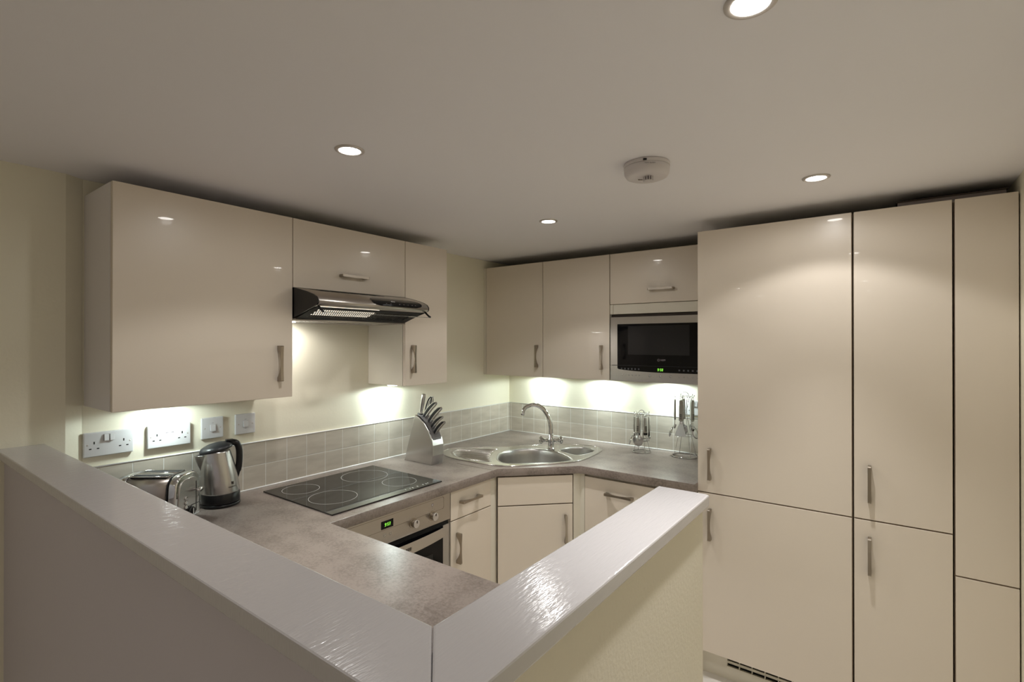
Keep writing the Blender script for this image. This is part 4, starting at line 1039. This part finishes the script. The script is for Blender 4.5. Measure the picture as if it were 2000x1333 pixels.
stand('utensil_stand', 'tall wire stand of hanging cooking utensils beside the tall cabinet', bl[0], bl[1], 0.070, HL, 5, 0.052, (0.044, 0.118))
G = 'cooking utensils hanging on the tall wire stand'
for k, (kd, lab) in enumerate((('fish_slice', 'fish slice with a flared blade at the front of the tall stand'), ('serving_spoon', 'serving spoon on the right side of the tall stand'), ('ladle', 'ladle at the back right of the tall stand'),
                               ('skimmer', 'skimmer at the back left of the tall stand'), ('ladle', 'ladle on the left side of the tall stand'))):
    a = 2 * PI * k / 5 - PI / 2 + 0.12 - 0.2
    utensil(kd, lab, bl, a, 0.054 if k not in (2, 3) else 0.040, HL - 0.002, 0.118, 0.238 if kd != 'fish_slice' else 0.222, G)

# ================================================================ lamps
def downlight(x, y, label):
    root = thing('downlight', label, 'downlight', (x, y, CEIL), 0, 'recessed ceiling downlights')
    N = 48
    b = B(); b.lathe([(0.0425, 0.0), (0.0420, -0.003), (0.0370, -0.0055), (0.0315, -0.0045), (0.0300, -0.0015), (0.0425, 0.0)], n=N)
    for f in [f for f in b.bm.faces if len(f.verts) > 4]: b.bm.faces.remove(f)
    obj('bezel', b, 'bezel', root, False)
    b = B(); b.lathe([(0.0300, -0.0012), (0.0285, -0.0030), (0.015, -0.0048), (0.001, -0.0052)], n=N); obj('lamp_glass', b, 'lens', root, False)
    return root
for (x, y), lab in zip(DL, ('ceiling downlight above the half wall near the left cabinets', 'large bright ceiling downlight at the top edge of the photo', 'ceiling downlight in front of the tall cabinets', 'ceiling downlight nearest the sink corner')):
    downlight(x, y, lab)
for (x, y), lab in zip(FILL_BACK, ('left fill lamp added just behind the camera', 'right fill lamp added just behind the camera', 'left fill lamp added at the far rear of the room', 'right fill lamp added at the far rear of the room')):  # fittings for the added fill lamps, all unseen
    downlight(x, y, lab)
for (x, y), lab in zip(PUCKS, ('under-cabinet light above the brightly lit socket', 'under-cabinet light beneath the narrow cabinet beside the hood', 'under-cabinet light beneath the corner cabinet', 'under-cabinet light beneath the cabinet next to the microwave', 'light beneath the microwave')):
    r = thing('under_cabinet_light', lab, 'lamp', (x, y, CZ0), 0, 'lights under the wall cabinets')
    b = B(); b.lathe([(0.034, 0), (0.034, -0.007), (0.031, -0.010)], n=32); obj('housing', b, 'bezel', r, False)
    b = B(); b.lathe([(0.030, -0.0095), (0.029, -0.0125), (0.020, -0.0145), (0.001, -0.015)], n=32); obj('lens', b, 'pucklens', r, False)

# ================================================================ heat alarm
al = thing('heat_alarm', 'round white heat alarm mounted on the ceiling', 'alarm', (1.637, -1.447, CEIL), math.radians(36))
b = B(); b.lathe([(0.0700, 0), (0.0715, -0.002), (0.0715, -0.012), (0.0700, -0.0125)], n=56); obj('mounting_base', b, 'alarm', al, False)
b = B(); b.lathe([(0.0700, -0.0127), (0.0712, -0.014), (0.0695, -0.032), (0.0640, -0.041), (0.056, -0.0445), (0.020, -0.0465)], n=56); bd = obj('body', b, 'alarm', al, False)
b = B(); b.box(-0.028, -0.018, -0.0712, -0.0660, -0.011, -0.006, mat=None); obj('release_slot', b, 'hole', al, False)
b = B(); b.lathe([(0.0150, -0.058), (0.0155, -0.0605), (0.012, -0.063), (0.003, -0.0635)], (0.0, -0.018, 0), n=28); obj('sensor_cap', b, 'alarm', al, False)
b = B(); b.lathe([(0.009, -0.044), (0.009, -0.058)], (0, -0.018, 0), n=20); obj('sensor', b, 'grey_mark', al, False)
b = B()
for k in range(12):
    a = 2 * PI * k / 12; cx, cy = 0.0145 * math.cos(a), -0.018 + 0.0145 * math.sin(a); b.box(cx - 0.0012, cx + 0.0012, cy - 0.0012, cy + 0.0012, -0.0590, -0.0440)
obj('sensor_cage', b, 'alarm', al, False)
b = B()
for (x0, y0, l_) in ((-0.026, 0.006, 0.014), (-0.024, 0.011, 0.014), (0.004, 0.016, 0.008), (0.012, 0.009, 0.006)): b.box(x0, x0 + l_, y0, y0 + 0.0018, -0.0473, -0.0450)
obj('sounder_slots', b, 'gap', bd, False)
text('printed_text', 'HEAT ALARM', 0.0055, basis((-0.008, -0.0716, -0.020), (1, 0, 0), (0, 0, 1)), 'grey_mark', bd, 0.0003, False)
